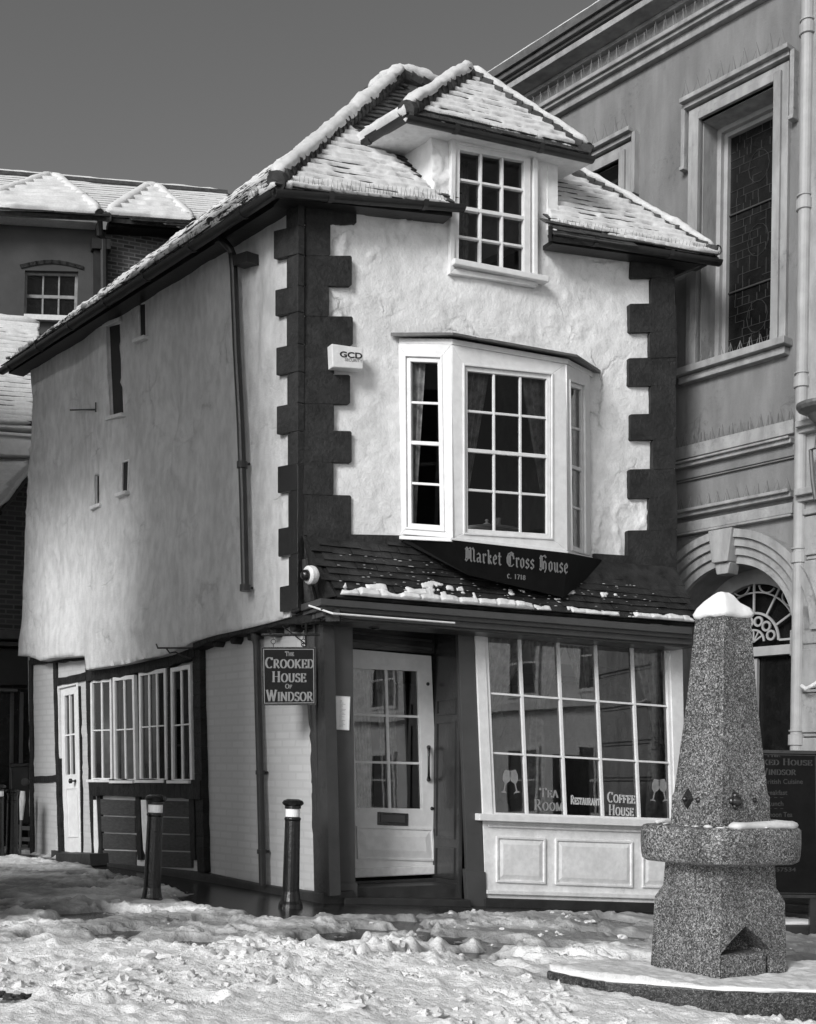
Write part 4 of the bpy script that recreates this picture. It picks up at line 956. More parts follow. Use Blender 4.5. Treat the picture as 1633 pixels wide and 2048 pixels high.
# --- shopfront
def fp(name, pts, n0, n1, m, ref=None, parent=None, bevel=.005): return MB().prism(F, F.Q(pts, n1 if ref is None else ref), n0, n1).build(name, m, parent or H, bevel=bevel)
fp('door_pilaster', [(642, 1236), (706, 1242), (712, 1794), (655, 1794)], -.58, .0, M['shop'])
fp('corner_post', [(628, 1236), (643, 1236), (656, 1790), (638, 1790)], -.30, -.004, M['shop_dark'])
fp('pilaster_base', [(650, 1764), (716, 1766), (716, 1800), (650, 1798)], -.05, .015, M['shop'])
p2 = fp('window_pilaster', [(916, 1250), (952, 1254), (972, 1828), (938, 1822)], -.05, .0, M['shop'])
fp('pilaster_base', [(932, 1738), (972, 1744), (976, 1832), (938, 1828)], -.05, .018, M['shop'])
# recess: right jamb with small panes, ceiling, step
ja = F.q(925, 1500, 0)[0]; JF = Frame(F.P(ja-.004, 0, 0), -nF2*1.0, F.w)   # plane facing the doorway
if JF.n.dot(Tdir) > 0: JF = Frame(F.P(ja-.004, 0, 0), nF2*1.0, F.w)
zlow = F.q(930, 1800, 0)[1]; ztop = F.q(930, 1245, 0)[1]
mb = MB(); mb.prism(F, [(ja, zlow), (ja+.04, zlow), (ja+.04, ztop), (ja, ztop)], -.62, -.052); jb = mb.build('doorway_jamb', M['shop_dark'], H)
mb = MB()
for w0, w1, b0_, b1_ in ((-.62, .52, -.50, -.12), (.58, .74, -.50, -.12), (-1.0, -.70, -.50, -.12)):
    for (x0, x1, y0_, y1_) in ((b0_, b1_, w0, w0+.02), (b0_, b1_, w1-.02, w1), (b0_, b0_+.02, w0+.021, w1-.021), (b1_-.02, b1_, w0+.021, w1-.021)):
        mb.prism(F, [(ja-.012, y0_), (ja, y0_), (ja, y1_), (ja-.012, y1_)], x0, x1)
mb.build('jamb_moulding', M['shop_dark'], jb)
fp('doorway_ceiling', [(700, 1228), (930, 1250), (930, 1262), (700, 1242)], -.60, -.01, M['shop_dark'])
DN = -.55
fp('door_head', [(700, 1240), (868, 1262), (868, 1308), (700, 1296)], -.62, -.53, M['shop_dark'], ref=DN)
mb = MB()
for v in (1262, 1278): mb.prism(F, F.Q([(704, v), (866, v+18), (866, v+22), (704, v+4)], -.50), -.55, -.51)
mb.build('door_head_moulding', M['shop'], H)
fp('door_step', [(700, 1776), (935, 1768), (935, 1800), (700, 1800)], -.60, -.10, M['stone_dark'], ref=-.10)
fp('door_step', [(690, 1796), (942, 1800), (942, 1834), (690, 1826)], -.45, .10, M['stone_dark'], ref=.10)
fp('threshold', [(708, 1763), (884, 1756), (884, 1772), (708, 1776)], -.60, -.47, M['shop_dark'], ref=-.47)
# door
dq_ = F.Q([(704, 1298), (863, 1312), (881, 1748), (710, 1756)], DN)
gq = F.Q([(704, 1334), (838, 1340), (846, 1620), (712, 1618)], DN)
mb = MB()
def ring(mb, Fr, o_, i_, n0, n1):
    for k in range(4): mb.prism(Fr, [o_[k], o_[(k+1) % 4], i_[(k+1) % 4], i_[k]], n0, n1)
ring(mb, F, dq_, gq, DN-.045, DN); door = mb.build('door', M['white'], H, bevel=.004)
mb = MB()
for c in (1,): mb.bar(F, bil(gq, .51, 0), bil(gq, .51, 1), .028, DN-.03, DN-.006)
for r in (1/3, 2/3): mb.bar(F, bil(gq, 0, r), bil(gq, 1, r), .022, DN-.032, DN-.010)
gi = offset(gq, -.012); ring(mb, F, gq, gi, DN-.03, DN-.004); mb.build('glazing_bars', M['white'], door)
mb = MB(); mb.add([F.P(a, DN-.028, w_) for a, w_ in gq], [(3, 2, 1, 0)]); mb.build('pane', M['glass_shop'], door, recalc=False)
pq = F.Q([(716, 1656), (862, 1660), (866, 1718), (718, 1714)], DN); mb = MB(); ring(mb, F, offset(pq, .018), pq, DN, DN+.016)
p_in = offset(pq, -.075)
vs = [F.P(a, DN+.002, w_) for a, w_ in pq]+[F.P(a, DN+.018, w_) for a, w_ in p_in]; mb.add(vs, [(0, 1, 5, 4), (1, 2, 6, 5), (2, 3, 7, 6), (3, 0, 4, 7), (4, 5, 6, 7)])
mb.build('raised_panel', M['white'], door)
mb = MB(); mb.prism(F, F.Q([(708, 1738), (880, 1730), (882, 1748), (709, 1756)], DN+.05), DN, DN+.045); mb.build('weather_bar', M['white_old'], door, bevel=.01)
MB().prism(F, F.Q([(756, 1624), (817, 1627), (817, 1652), (756, 1650)], DN+.012), DN, DN+.012).build('letter_plate', M['brass'], door, bevel=.004)
MB().prism(F, F.Q([(762, 1629), (811, 1631), (811, 1646), (762, 1644)], DN+.02), DN+.012, DN+.018).build('letter_flap', M['shop'], door, bevel=.003)
mb = MB(); hp = [F.X(858, v, DN+dn_) for v, dn_ in ((1494, .012), (1500, .05), (1515, .058), (1535, .058), (1552, .05), (1560, .012))]; mb.tube(hp, [.022, .013, .011, .011, .013, .022], 8)
mb.build('door_handle', M['black'], door, smooth=True)
for u, v in ((856, 1368), (864, 1617), (868, 1685)):
    mb = MB(); mb.lathe(F.X(u, v, DN), [(.018, 0), (.018, .006), (.009, .012)], 12, nF); mb.build('door_lock', M['brass'], door)
for a_, b_ in ((704, 740), (752, 790)):
    curtain(H, F, F.q(a_, 1320, DN-.12), F.q(b_, 1320, DN-.12), F.q(a_+20, 1700, DN-.12), F.q(b_+ 10, 1700, DN-.12), DN-.14, 5, .02, name='door_curtain')
# shop window
WN = .02
sq = [(977, 1266), (1335, 1297), (1346, 1637), (993, 1625)]
sw_o = F.Q([(951, 1261), (1366, 1299), (1372, 1652), (967, 1640)], WN); gq = F.Q(sq, WN); go = offset(gq, .035)
mb = MB(); ring(mb, F, sw_o, go, -.06, WN); sw = mb.build('shop_window', M['white'], H, bevel=.006)
mb = MB(); ring(mb, F, go, gq, -.05, WN-.012)
for ut, ub in ((1043, 1058), (1120, 1135), (1195, 1210), (1268, 1283)): mb.bar(F, F.q(ut, 1266+(ut-977)*.0866, WN), F.q(ub, 1625+(ub-993)*.034, WN), .027, -.04, WN-.022)
for r in (1/3, 2/3): mb.bar(F, bil(gq, 0, r), bil(gq, 1, r+.005), .019, -.045, WN-.026)
mb.build('glazing_bars', M['white'], sw)
mb = MB(); mb.add([F.P(a, WN-.05, w_) for a, w_ in gq], [(3, 2, 1, 0)]); pane = mb.build('pane', M['glass_shop'], sw, recalc=False)
fp('shop_sill', [(960, 1627), (1372, 1642), (1372, 1656), (960, 1641)], -.04, .085, M['white'], ref=.085)
# lettering on the glass
def plet(txt, quad, glyphs=SER, thick=.19, thin=.05, small=.78, m='letters_white', n=WN-.045):
    qs, wd = pen(txt, glyphs, thick, thin, 0, .10, small); mb = MB(); put_pen(mb, qs, wd, F, F.Q(quad, n), n, .002); return mb.build('window_lettering', M[m], sw)
plet('Tea', [(1080, 1576), (1116, 1577), (1116, 1595), (1080, 1594)], m='letters_mid'); plet('Room', [(1069, 1599), (1126, 1602), (1126, 1622), (1069, 1620)], m='letters_mid')
plet('Restaurant', [(1142, 1591), (1200, 1594), (1200, 1611), (1142, 1608)], thick=.2)
plet('Coffee', [(1215, 1584), (1270, 1587), (1270, 1607), (1215, 1604)]); plet('House', [(1218, 1609), (1267, 1612), (1267, 1632), (1218, 1630)])
def glasses(x, y, s_):
    mb = MB(); n = WN-.045
    for sg in (-1, 1):
        tlt = sg*.20
        def T(px_, py_): # glass local -> photo px
            xx = px_*math.cos(tlt)-py_*math.sin(tlt)*-1; yy = -px_*math.sin(tlt)*1+py_*math.cos(tlt); return (x+sg*10*s_+xx*s_, y+yy*s_)
        bowl = [(-6.5, -28), (6.5, -28), (8.5, -17), (7, -7), (1.2, 0), (1.2, 14), (7, 18), (-7, 18), (-1.2, 14), (-1.2, 0), (-7, -7), (-8.5, -17)]
        mb.prism(F, F.Q([T(a, b) for a, b in bowl], n), n-.001, n+.002)
    mb.build('wine_glasses_sticker', M['letters_mid'], sw)
glasses(1021, 1568, 1.0); glasses(1319, 1585, .95)
# stall riser with raised panels
RN = .0
fp('stall_riser', [(966, 1641), (1370, 1655), (1374, 1808), (972, 1796)], -.06, RN, M['white_old'])
for q_ in ([(992, 1672), (1090, 1676), (1090, 1768), (992, 1764)], [(1110, 1677), (1264, 1682), (1264, 1775), (1110, 1769)], [(1284, 1683), (1362, 1686), (1362, 1777), (1284, 1775)]):
    pq = F.Q(q_, RN); mb = MB(); ring(mb, F, pq, offset(pq, -.022), RN, RN+.020); pi_ = offset(pq, -.022); p2_ = offset(pq, -.075)
    vs = [F.P(a, RN+.003, w_) for a, w_ in pi_]+[F.P(a, RN+.018, w_) for a, w_ in p2_]; mb.add(vs, [(0, 1, 5, 4), (1, 2, 6, 5), (2, 3, 7, 6), (3, 0, 4, 7), (4, 5, 6, 7)]); mb.build('riser_panel', M['white_old'], H, bevel=.003)
fp('riser_rail', [(978, 1650), (1340, 1663), (1340, 1667), (978, 1654)], RN, RN+.02, M['white_old'])
fp('riser_rail', [(975, 1780), (1372, 1791), (1372, 1800), (975, 1788)], RN, RN+.03, M['white_old'])
fp('plinth', [(970, 1797), (1378, 1808), (1380, 1850), (972, 1838)], -.2, .03, M['stone_dark'])
# curtains in the shop window, swept aside
for t0_, t1_, m0, m1, in (((978, 1270), (1060, 1280), (978, 1420), (990, 1430)), ((1060, 1280), (1130, 1290), (1070, 1420), (1085, 1425)), ((1130, 1290), (1180, 1295), (1165, 1400), (1180, 1405)), ((1262, 1300), (1334, 1300), (1310, 1480), (1342, 1500))):
    curtain(H, F, F.q(*t0_, -.13), F.q(*t1_, -.13), F.q(*m0, -.13), F.q(*m1, -.13), -.13, 5, .025, name='shop_curtain')
for u0, u1 in ((1060, 1090), (1300, 1345)): curtain(H, F, F.q(u0, 1430, -.22), F.q(u1, 1440, -.22), F.q(u0-10, 1640, -.22), F.q(u1, 1650, -.22), -.23, 3, .02, name='shop_curtain')
mb = MB()
for zz in (.0,):
    mb.tube([F.X(980, 1272, -.18), F.X(1334, 1303, -.18)], .012)
mb.build('curtain_rail', M['white'], H)

# --- ground floor of the alley side: timber frame, painted brick, casements, door
SN = -.17
def sp_(name, pts, n0, n1, m, ref=None, parent=None, bevel=0): return MB().prism(S, S.Q(pts, n1 if ref is None else ref), n0, n1).build(name, m, parent or H, bevel=bevel)
low_out = S.Q([(632, 1232), (634, 1560), (636, 1792), (520, 1775), (405, 1752), (190, 1735), (62, 1722), (60, 1500), (56, 1300), (105, 1296), (170, 1290), (385, 1275), (500, 1245)], SN)
# openings: side door and four casements
sdoor = S.Q([(119, 1378), (154, 1370), (160, 1706), (124, 1706)], SN)
cas = [[(184, 1366), (219, 1364), (221, 1556), (186, 1556)], [(229, 1362), (264, 1358), (268, 1558), (232, 1558)], [(281, 1352), (327, 1345), (330, 1557), (283, 1557)], [(345, 1344), (376, 1338), (380, 1558), (347, 1558)]]
casq = [S.Q(c, SN+.03) for c in cas]
hol = [offset(sdoor, .02), S.Q([(179, 1360), (383, 1330), (386, 1563), (181, 1563)], SN)]
lw = cdt_wall(S, low_out, hol, SN, .06, plaster(14, .016, 1, 1), .15, 'lower_side_wall', M['brick_paint'], H); add_uv(lw, S)
mb = MB(); TN = SN+.03
def bm_(pts, wd, seed, n1=TN, amp=.008): mb.wonky(S, S.Q(pts, n1), wd, SN-.08, n1, seed, amp)
bm_([(60, 1322), (110, 1318), (172, 1311)], .10, 1); bm_([(174, 1350), (230, 1342), (300, 1328), (350, 1314), (388, 1298)], .15, 2, TN+.05, .014)
bm_([(386, 1292), (430, 1272), (500, 1258), (560, 1243), (640, 1232)], .07, 3, TN+.12, .012)
bm_([(60, 1320), (62, 1500), (63, 1725)], .10, 4, TN, .004); bm_([(109, 1318), (110, 1400), (114, 1550), (120, 1715)], .085, 5, TN+.002)
bm_([(113, 1364), (170, 1352)], .09, 6, TN+.004); bm_([(66, 1560), (114, 1556)], .09, 7); bm_([(174, 1312), (176, 1400), (181, 1560), (188, 1730)], .11, 8, TN+.006)
bm_([(157, 1372), (160, 1500), (163, 1706)], .02, 9, TN+.001, .002)
bm_([(392, 1290), (394, 1440), (398, 1600), (402, 1745)], .15, 10, TN+.04, .006); bm_([(270, 1345), (274, 1560)], .05, 11, TN+.01, .003); bm_([(337, 1335), (339, 1560)], .06, 12, TN+.012, .003)
bm_([(180, 1575), (290, 1576), (400, 1580)], .19, 13, TN+.06, .008)
tf = mb.build('timber_frame', M['timber'], H, bevel=.006)
for u, v in ((430, 1283), (466, 1277), (500, 1270), (546, 1262), (586, 1252)):
    c = S.q(u, v, TN+.06); q_ = [(c[0]-.06, c[1]+.07), (c[0]+.07, c[1]+.08), (c[0]+.06, c[1]-.02), (c[0]+.02, c[1]-.055), (c[0]-.03, c[1]-.05)]; MB().prism(S, q_, SN-.02, TN+.07).build('joist_end', M['timber'], H, bevel=.01)
sp_('corner_timber', [(617, 1238), (646, 1230), (660, 1792), (629, 1790)], SN-.1, SN+.02, M['shop_dark'])
# boarding under the casements
mb = MB(); rr = random.Random(2)
for u0, u1, vb in ((200, 272, 1598), (292, 384, 1600)):
    for k in range(4):
        v = vb+k*34; mb.prism(S, S.Q([(u0, v), (u1, v+3), (u1, v+34+3-3), (u0, v+34-3)], SN+.02), SN-.02, SN+.022+rr.uniform(0, .012))
mb.build('weatherboards', M['board'], H, bevel=.004)
for u in (186, 198, 276, 290, 384): MB().wonky(S, S.Q([(u, 1592), (u+4, 1720)], SN+.03), .10 if u != 186 else .05, SN-.02, SN+.034+.001*(u % 7), u, .006).build('stud', M['timber'], H)
sp_('plaster_strip', [(187, 1600), (193, 1600), (197, 1690), (195, 1715), (190, 1715), (188, 1690)], SN, SN+.042, M['white_old']); sp_('plaster_strip', [(282, 1600), (292, 1600), (296, 1650), (292, 1712), (287, 1700), (284, 1650)], SN, SN+.046, M['white_old'])
mb = MB(); mb.prism(S, S.Q([(54, 1716), (200, 1724), (405, 1744), (520, 1768), (650, 1786), (650, 1815), (54, 1750)], SN+.03), SN-.3, SN+.05); mb.build('plinth', M['stone_dark'], H, bevel=.01)
# casements stand a little open or proud, each a window of its own
for k, (c, q_) in enumerate(zip(cas, casq)):
    nn = SN+.045+(.0, .03, .01, .03)[k]
    f = frame_window(H, S, S.Q(c, nn), nn, 3 if k == 2 else 2, 2, fw=.045, bw=.016, depth=.045, name='casement_window', glass=M['glass_side'], material=M['white'], vbw=.034, local=True)
    bl, br = S.q(c[3][0]-6, c[3][1]+5, nn), S.q(c[2][0]+5, c[2][1]+5, nn)
    MB().prism(S, [(bl[0], bl[1]-.02), (br[0], br[1]-.02), (br[0], br[1]+.012), (bl[0], bl[1]+.012)], nn-.02, nn+.05).build('sill', M['white'], f, bevel=.004)
for u0, u1 in ((186, 196), (232, 242), (285, 300), (350, 360), (365, 378), (310, 322)): curtain(H, S, S.q(u0, 1350, SN-.12), S.q(u1, 1346, SN-.12), S.q(u0, 1560, SN-.12), S.q(u1, 1560, SN-.12), SN-.12, 2, .02, name='side_curtain', material=M['curtain_dark'])
# side door
gq = S.Q([(129, 1392), (148, 1388), (151, 1548), (131, 1550)], SN-.02); mb = MB(); ring(mb, S, sdoor, gq, SN-.07, SN-.02); sdo = mb.build('side_door', M['white'], H, bevel=.004)
mb = MB(); mb.bar(S, bil(gq, .5, 0), bil(gq, .5, 1), .03, SN-.055, SN-.026); mb.bar(S, bil(gq, 0, .5), bil(gq, 1, .5), .02, SN-.057, SN-.03); mb.build('glazing_bars', M['white'], sdo)
mb = MB(); mb.add([S.P(a, SN-.05, w_) for a, w_ in gq], [(3, 2, 1, 0)]); mb.build('pane', M['glass'], sdo, recalc=False)
pq = S.Q([(135, 1578), (155, 1577), (158, 1672), (138, 1673)], SN-.02); mb = MB(); ring(mb, S, offset(pq, .012), pq, SN-.02, SN-.008); mb.build('door_panel', M['white'], sdo)
mb = MB(); mb.lathe(S.X(152, 1562, SN-.02), [(.02, 0), (.02, .01), (.01, .02), (.012, .05), (.03, .055), (.03, .08), (.01, .09)], 12, nS); mb.build('door_knob', M['black'], sdo, smooth=True)
mb = MB()
ring(mb, S, offset(sdoor, .05), offset(sdoor, .004), SN-.06, SN+.012); mb.build('side_door_frame', M['white_old'], sdo, bevel=.004)
sp_('door_step', [(112, 1706), (180, 1708), (182, 1732), (112, 1728)], SN-.02, SN+.25, M['stone_dark'], ref=SN+.25)
# downpipes
mb = MB(); PN = .09
pth = [S.X(420, 440, .23), S.X(426, 452, .22), S.X(436, 470, .19), S.X(450, 486, .15), S.X(461, 498, .11), S.X(465, 508, PN), S.X(468, 540, PN), S.X(474, 700, PN), S.X(482, 850, PN), S.X(487, 1000, PN), S.X(491, 1180, PN)]
mb.tube(pth, .038, 12)
for v, u in ((930, 485), (1176, 491), (480, 441)):
    c = S.X(u, v, PN if v > 500 else .16); mb.tube([c-Vector((0, 0, .03)), c+Vector((0, 0, .03))], .052, 12)
mb.prism(S, S.Q([(470, 512), (498, 503), (498, 524), (470, 532)], .1), -.01, .12)
for v, u in ((930, 485), (1178, 491)): mb.tube([S.X(u-6, v, .03), S.X(u+14, v-2, .03)], .014, 6)
mb.build('downpipe', M['gutter'], H, smooth=False)
mb = MB(); PN2 = SN+.09
pth = [S.X(508, 1262, PN2+.02), S.X(514, 1290, PN2), S.X(518, 1450, PN2), S.X(522, 1600, PN2), S.X(526, 1770, PN2)]; mb.tube(pth, .036, 12)
for v, u in ((1545, 521), (1703, 524), (1275, 512)): c = S.X(u, v, PN2); mb.tube([c-Vector((0, 0, .02)), c+Vector((0, 0, .02))], .046, 12); mb.tube([S.X(u, v, SN+.04), S.X(u+14, v, SN+.03)], .014, 6)
mb.build('downpipe', M['gutter'], H)
# wrought brackets
mb = MB(); c0_ = S.X(385, 1292, TN+.12); 
mb.tube([S.X(386, 1296, .02), S.X(316, 1296, .10)], .010, 6); mb.tube([S.X(316, 1296, .10), S.X(313, 1288, .10)], .008, 6)
mb.tube([S.X(384, 1318, 0), S.X(365, 1312, .02), S.X(352, 1304, .03), S.X(340, 1306, .05), S.X(334, 1298, .06)], .008, 6); mb.build('sign_arm', M['gutter'], H)

# ================================================================== THINGS FIXED ON THE HOUSE
# hanging sign (faces the street, parallel to the front)
hp = at_y(577, 1350, 10.42); HS = Frame(hp, Vector((1, .02, 0)))
hs = empty('hanging_sign', hp, 'square black hanging sign with gilt lettering above the right bollard', 'sign')
bq = HS.Q([(524, 1295), (631, 1295), (632, 1409), (526, 1410)]); MB().prism(HS, bq, -.02, .0).build('board', M['sign'], hs, bevel=.004)
mb = MB(); ring(mb, HS, offset(bq, -.012), offset(bq, -.019), 0, .003); mb.build('border', M['letters'], hs)
mb = MB(); ring(mb, HS, offset(bq, .004), offset(bq, -.006), -.024, .006); mb.build('frame', M['black'], hs)
def slet(parent, Fr, txt, quad, n, small=.8, m='letters', thick=.2, thin=.05, track=.08):
    qs, wd = pen(txt, SER, thick, thin, 0, track, small); mb = MB(); put_pen(mb, qs, wd, Fr, Fr.Q(quad), n, .002); return mb.build('lettering', M[m], parent)
for t_, q_ in (('The', (571, 1303, 588, 1312)), ('Crooked', (531, 1315, 628, 1336)), ('House', (545, 1343, 612, 1364)), ('Of', (571, 1368, 584, 1377)), ('Windsor', (533, 1380, 626, 1402))):
    slet(hs, HS, t_, [(q_[0], q_[1]), (q_[2], q_[1]), (q_[2], q_[3]), (q_[0], q_[3])], .002)
mb = MB()
for u in (547, 607):
    mb.tube([HS.X(u, 1295), HS.X(u, 1288)], .004, 5); c = HS.X(u, 1283); mb.tube([c+Vector((math.cos(k*.6283)*.02, 0, math.sin(k*.6283)*.02)) for k in range(11)], .004, 5); mb.tube([HS.X(u, 1279), HS.X(u, 1270)], .004, 5)
mb.build('hooks', M['black'], hs)
mb = MB(); mb.tube([HS.X(523, 1270), HS.X(640, 1269)], .012, 8); mb.tube([HS.X(565, 1252), HS.X(612, 1288)], .006, 6); mb.tube([HS.X(612, 1245), HS.X(613, 1292)], .008, 6)
for u, v in ((608, 1252), (608, 1289), (540, 1262)):
    mb.tube([HS.X(u+6*math.cos(k*.55)*(1-.05*k), v+5*math.sin(k*.55)*(1-.05*k)) for k in range(13)], .005, 5)
mb.build('bracket', M['black'], hs)
# alarm box
ab = F.X(696, 713, .04); al = empty('alarm_box', ab, 'white burglar alarm box on the dark left corner stones', 'alarm box')
bq = F.Q([(664, 687), (727, 696), (727, 738), (666, 734)], .13); MB().prism(F, bq, .03, .13).build('cover', M['white'], al, bevel=.008)
mb = MB(); put_font(mb, 'GCD', F, F.Q([(680, 702), (725, 706), (725, 718), (680, 714)], .132), .131, bold=.03); mb.build('lettering', M['print'], al)
mb = MB(); put_font(mb, 'SECURITY', F, F.Q([(690, 716), (725, 719), (725, 725), (690, 722)], .132), .131, bold=.01); mb.build('lettering', M['print_grey'], al)
# dome camera
dc = at_y(619, 1150, 10.28); e = empty('security_camera', dc, 'small round white dome camera on the left corner of the canopy', 'security camera')
ax = Vector((-.75, -.62, -.15)).normalized(); MB().lathe(dc+ax*-.03, [(.03, -.06), (.075, -.02), (.08, .0), (.08, .04), (.065, .055)], 24, ax).build('housing', M['white'], e, smooth=False, bevel=.004)
MB().lathe(dc+ax*.02, [(.05, 0), (.047, .03), (.03, .052), (.01, .06)], 20, ax).build('dome', M['black'], e, smooth=True)
# lamp over the door
lp = F.X(751, 1246, .10); e = empty('porch_lamp', lp, 'round dark lamp under the fascia above the glazed white door', 'lamp')
MB().lathe(lp+Vector((0, 0, -.05)), [(.05, 0), (.065, .01), (.065, .085), (.08, .09), (.08, .10)], 20).build('shade', M['shop'], e, bevel=.003); MB().lathe(lp+Vector((0, 0, -.06)), [(.03, 0), (.045, .012)], 16).build('lens', M['glass_dark'], e)
# menu sheet
mp_ = F.X(677, 1425, .0); e = empty('menu_notice', mp_, 'white printed menu sheet on the dark pilaster beside the door', 'notice')
bq = F.Q([(655, 1391), (700, 1394), (698, 1460), (654, 1457)], .014); MB().prism(F, bq, .001, .014).build('sheet', M['paper'], e)
mb = MB(); rr = random.Random(4); ring(mb, F, offset(bq, .003), offset(bq, -.006), .001, .018); mb.build('frame', M['white_old'], e)
mb = MB()
for k in range(22):
    t = .12+k*.038
    for s0, s1 in ((.14, .14+rr.uniform(.08, .3)), (.56, .56+rr.uniform(.08, .3))): mb.bar(F, bil(bq, s0, t), bil(bq, s1, t), .0022, .014, .0152)
mb.bar(F, bil(bq, .26, .06), bil(bq, .36, .06), .018, .014, .0153); mb.build('printing', M['print_grey'], e)

# ================================================================== BOLLARDS
def bollard(name, p, label, h=.92, band=True, group='black bollards along the alley'):
    e = empty(name, p, label, 'bollard', group); r_ = .072
    MB().lathe(p, [(.105, -.05), (.105, .0), (.10, .035), (.085, .06), (.078, .10), (r_, .14), (r_*.9, h*.80), (r_*.98, h*.81), (r_*.98, h*.825), (r_*.80, h*.835)], 20).build('post', M['black'], e, smooth=False, bevel=.003)
    MB().lathe(p, [(r_*.80, h*.835), (r_*.84, h*.838), (r_*.84, h*.905), (r_*.8, h*.908)], 20).build('band', M['paper'] if band else M['black'], e)
    MB().lathe(p, [(r_*.8, h*.908), (r_*.95, h*.912), (r_*.95, h*.935), (r_*1.22, h*.95), (r_*1.28, h*.965), (r_*1.1, h*.985), (r_*.7, h*.998), (.004, h*1.0)], 20).build('cap', M['black'], e)
    return e
bo = bollard('bollard', Vector((at_y(305, 1700, 10.07).x, 10.07, gzf(-2.1, 10.07))), 'black bollard with white band in front of the casement windows')
def cb(u, y, label, tilt=0):
    c = copy_tree(bo); x = at_y(u, 1700, y).x; c.location = (x, y, gzf(x, y)); c['label'] = label; c.rotation_euler = (0, tilt, 0); return c
bo.rotation_euler = (0, math.radians(1.6), 0)
cb(583, 10.15, 'black bollard with white band below the hanging sign', math.radians(.6))
cb(-25, 10.3, 'bollard cut off by the left edge, only its flared foot showing')
cb(-4, 14.7, 'distant bollard with white band at the left edge of the photo')
xx = at_y(25, 1650, 14.9).x; bollard('bollard', Vector((xx, 14.9, gzf(xx, 14.9))), 'distant all dark bollard just left of the timber framed corner', .86, False)

# ================================================================== DRINKING FOUNTAIN
FY = 7.45; fx_ = at_y(1437, 1900, FY).x; fz = gzf(fx_, FY)
FT = empty('drinking_fountain', (fx_, FY, fz), 'speckled granite drinking fountain shaped as an obelisk, snow on its tip and basin', 'fountain')
TH = math.radians(32); ax1 = Vector((math.cos(TH), math.sin(TH), 0)); ax2 = Vector((-math.sin(TH), math.cos(TH), 0)); fc = Vector((fx_, FY, 0))
def fz_px(v): return EYE-(v-1553)/FPX*FY
def sqr(hw, z, cx=0): return [fc+ax1*sx*hw+ax2*sy*hw+Vector((cx, 0, z)) for sx, sy in ((-1, -1), (1, -1), (1, 1), (-1, 1))]
k_ = (math.cos(TH)+math.sin(TH))*FPX/FY        # silhouette px per half width *... (width = 2*hw*k)
def hwp(px_): return px_/2/k_
def stack(levels, name, m, parent, bevel=.01, smooth=False):
    mb = MB(); vs = []; fs = []
    for hw, z in levels: vs += sqr(hw, z)
    for i in range(len(levels)-1):
        for k in range(4): fs.append((i*4+k, i*4+(k+1) % 4, (i+1)*4+(k+1) % 4, (i+1)*4+k))
    fs += [(3, 2, 1, 0), tuple((len(levels)-1)*4+k for k in range(4))]; mb.add(vs, fs); return mb.build(name, m, parent, bevel=bevel)
ztop_pl = fz_px(1938)
ped = stack([(hwp(258), ztop_pl), (hwp(246), fz_px(1797)), (hwp(214), fz_px(1772)), (hwp(206), fz_px(1716))], 'pedestal', M['granite'], FT)
# pointed niche cut in the street face
FR = Frame(fc+Vector((0, 0, 0)), ax1); hw0 = hwp(250)
# street face is the one with normal -ax2
nc = MB(); zb0_ = ztop_pl-.2; zt0 = fz_px(1862)
def face_a(u, v): 
    d = ray(u, v); n_ = -ax2; t = ((fc+n_*hw0)-CAM).dot(n_)/d.dot(n_); return (CAM+d*t-fc).dot(ax1)
al_, ar_ = face_a(1440, 1900), face_a(1541, 1900); am = (al_+ar_)/2
nfz = lambda v: EYE-(v-1553)/FPX*(FY-.3)
pts = [(al_, ztop_pl+.012), (ar_, ztop_pl+.012), (ar_, nfz(1905)), (am+(ar_-am)*.55, nfz(1878)), (am, nfz(1852)), (am-(ar_-am)*.55, nfz(1878)), (al_, nfz(1905))]
nc.prism(FR, [(a, w_) for a, w_ in pts], hw0-.17, hw0+.2)
cut = nc.build('niche_cutter', M['granite'], FT)
bm = ped.modifiers.new('niche', 'BOOLEAN'); bm.object = cut; bm.operation = 'DIFFERENCE'; bm.solver = 'EXACT'
while ped.modifiers[0].name != 'niche': ped.modifiers.move(1, 0)
dg = bpy.context.evaluated_depsgraph_get(); me2 = bpy.data.meshes.new_from_object(ped.evaluated_get(dg)); ped.modifiers.clear(); ped.data = me2; bpy.data.objects.remove(cut)
MB().prism(FR, [(al_+.010, ztop_pl-.02), (ar_-.035, ztop_pl-.02), (ar_-.035, nfz(1908)), (al_+.010, nfz(1906))], hw0-.16, hw0+.005).build('dog_trough', M['granite'], FT, bevel=.012)
# basin: rounded square bowl
def rsq(hw, z, r, seg=7):
    o = []
    for cxs, cys, a0 in ((1, 1, 0), (-1, 1, 90), (-1, -1, 180), (1, -1, 270)):
        for k in range(seg+1):
            an = math.radians(a0+90*k/seg); o.append(fc+ax1*(cxs*(hw-r)+r*math.cos(an))+ax2*(cys*(hw-r)+r*math.sin(an))+Vector((0, 0, z)))
    return o
def rstack(levels, name, m, parent, smooth=True):
    mb = MB(); vs = []; fs = []
    for hw, z, r in levels: vs += rsq(hw, z, r)
    K = 32
    for i in range(len(levels)-1): fs += [(i*K+k, i*K+(k+1) % K, (i+1)*K+(k+1) % K, (i+1)*K+k) for k in range(K)]
    fs += [tuple(range(K-1, -1, -1)), tuple((len(levels)-1)*K+k for k in range(K))]; mb.add(vs, fs); return mb.build(name, m, parent, smooth=smooth)
bz0 = fz_px(1722); bz1 = fz_px(1650); bh = .47
b_hw = .388; rc = .17
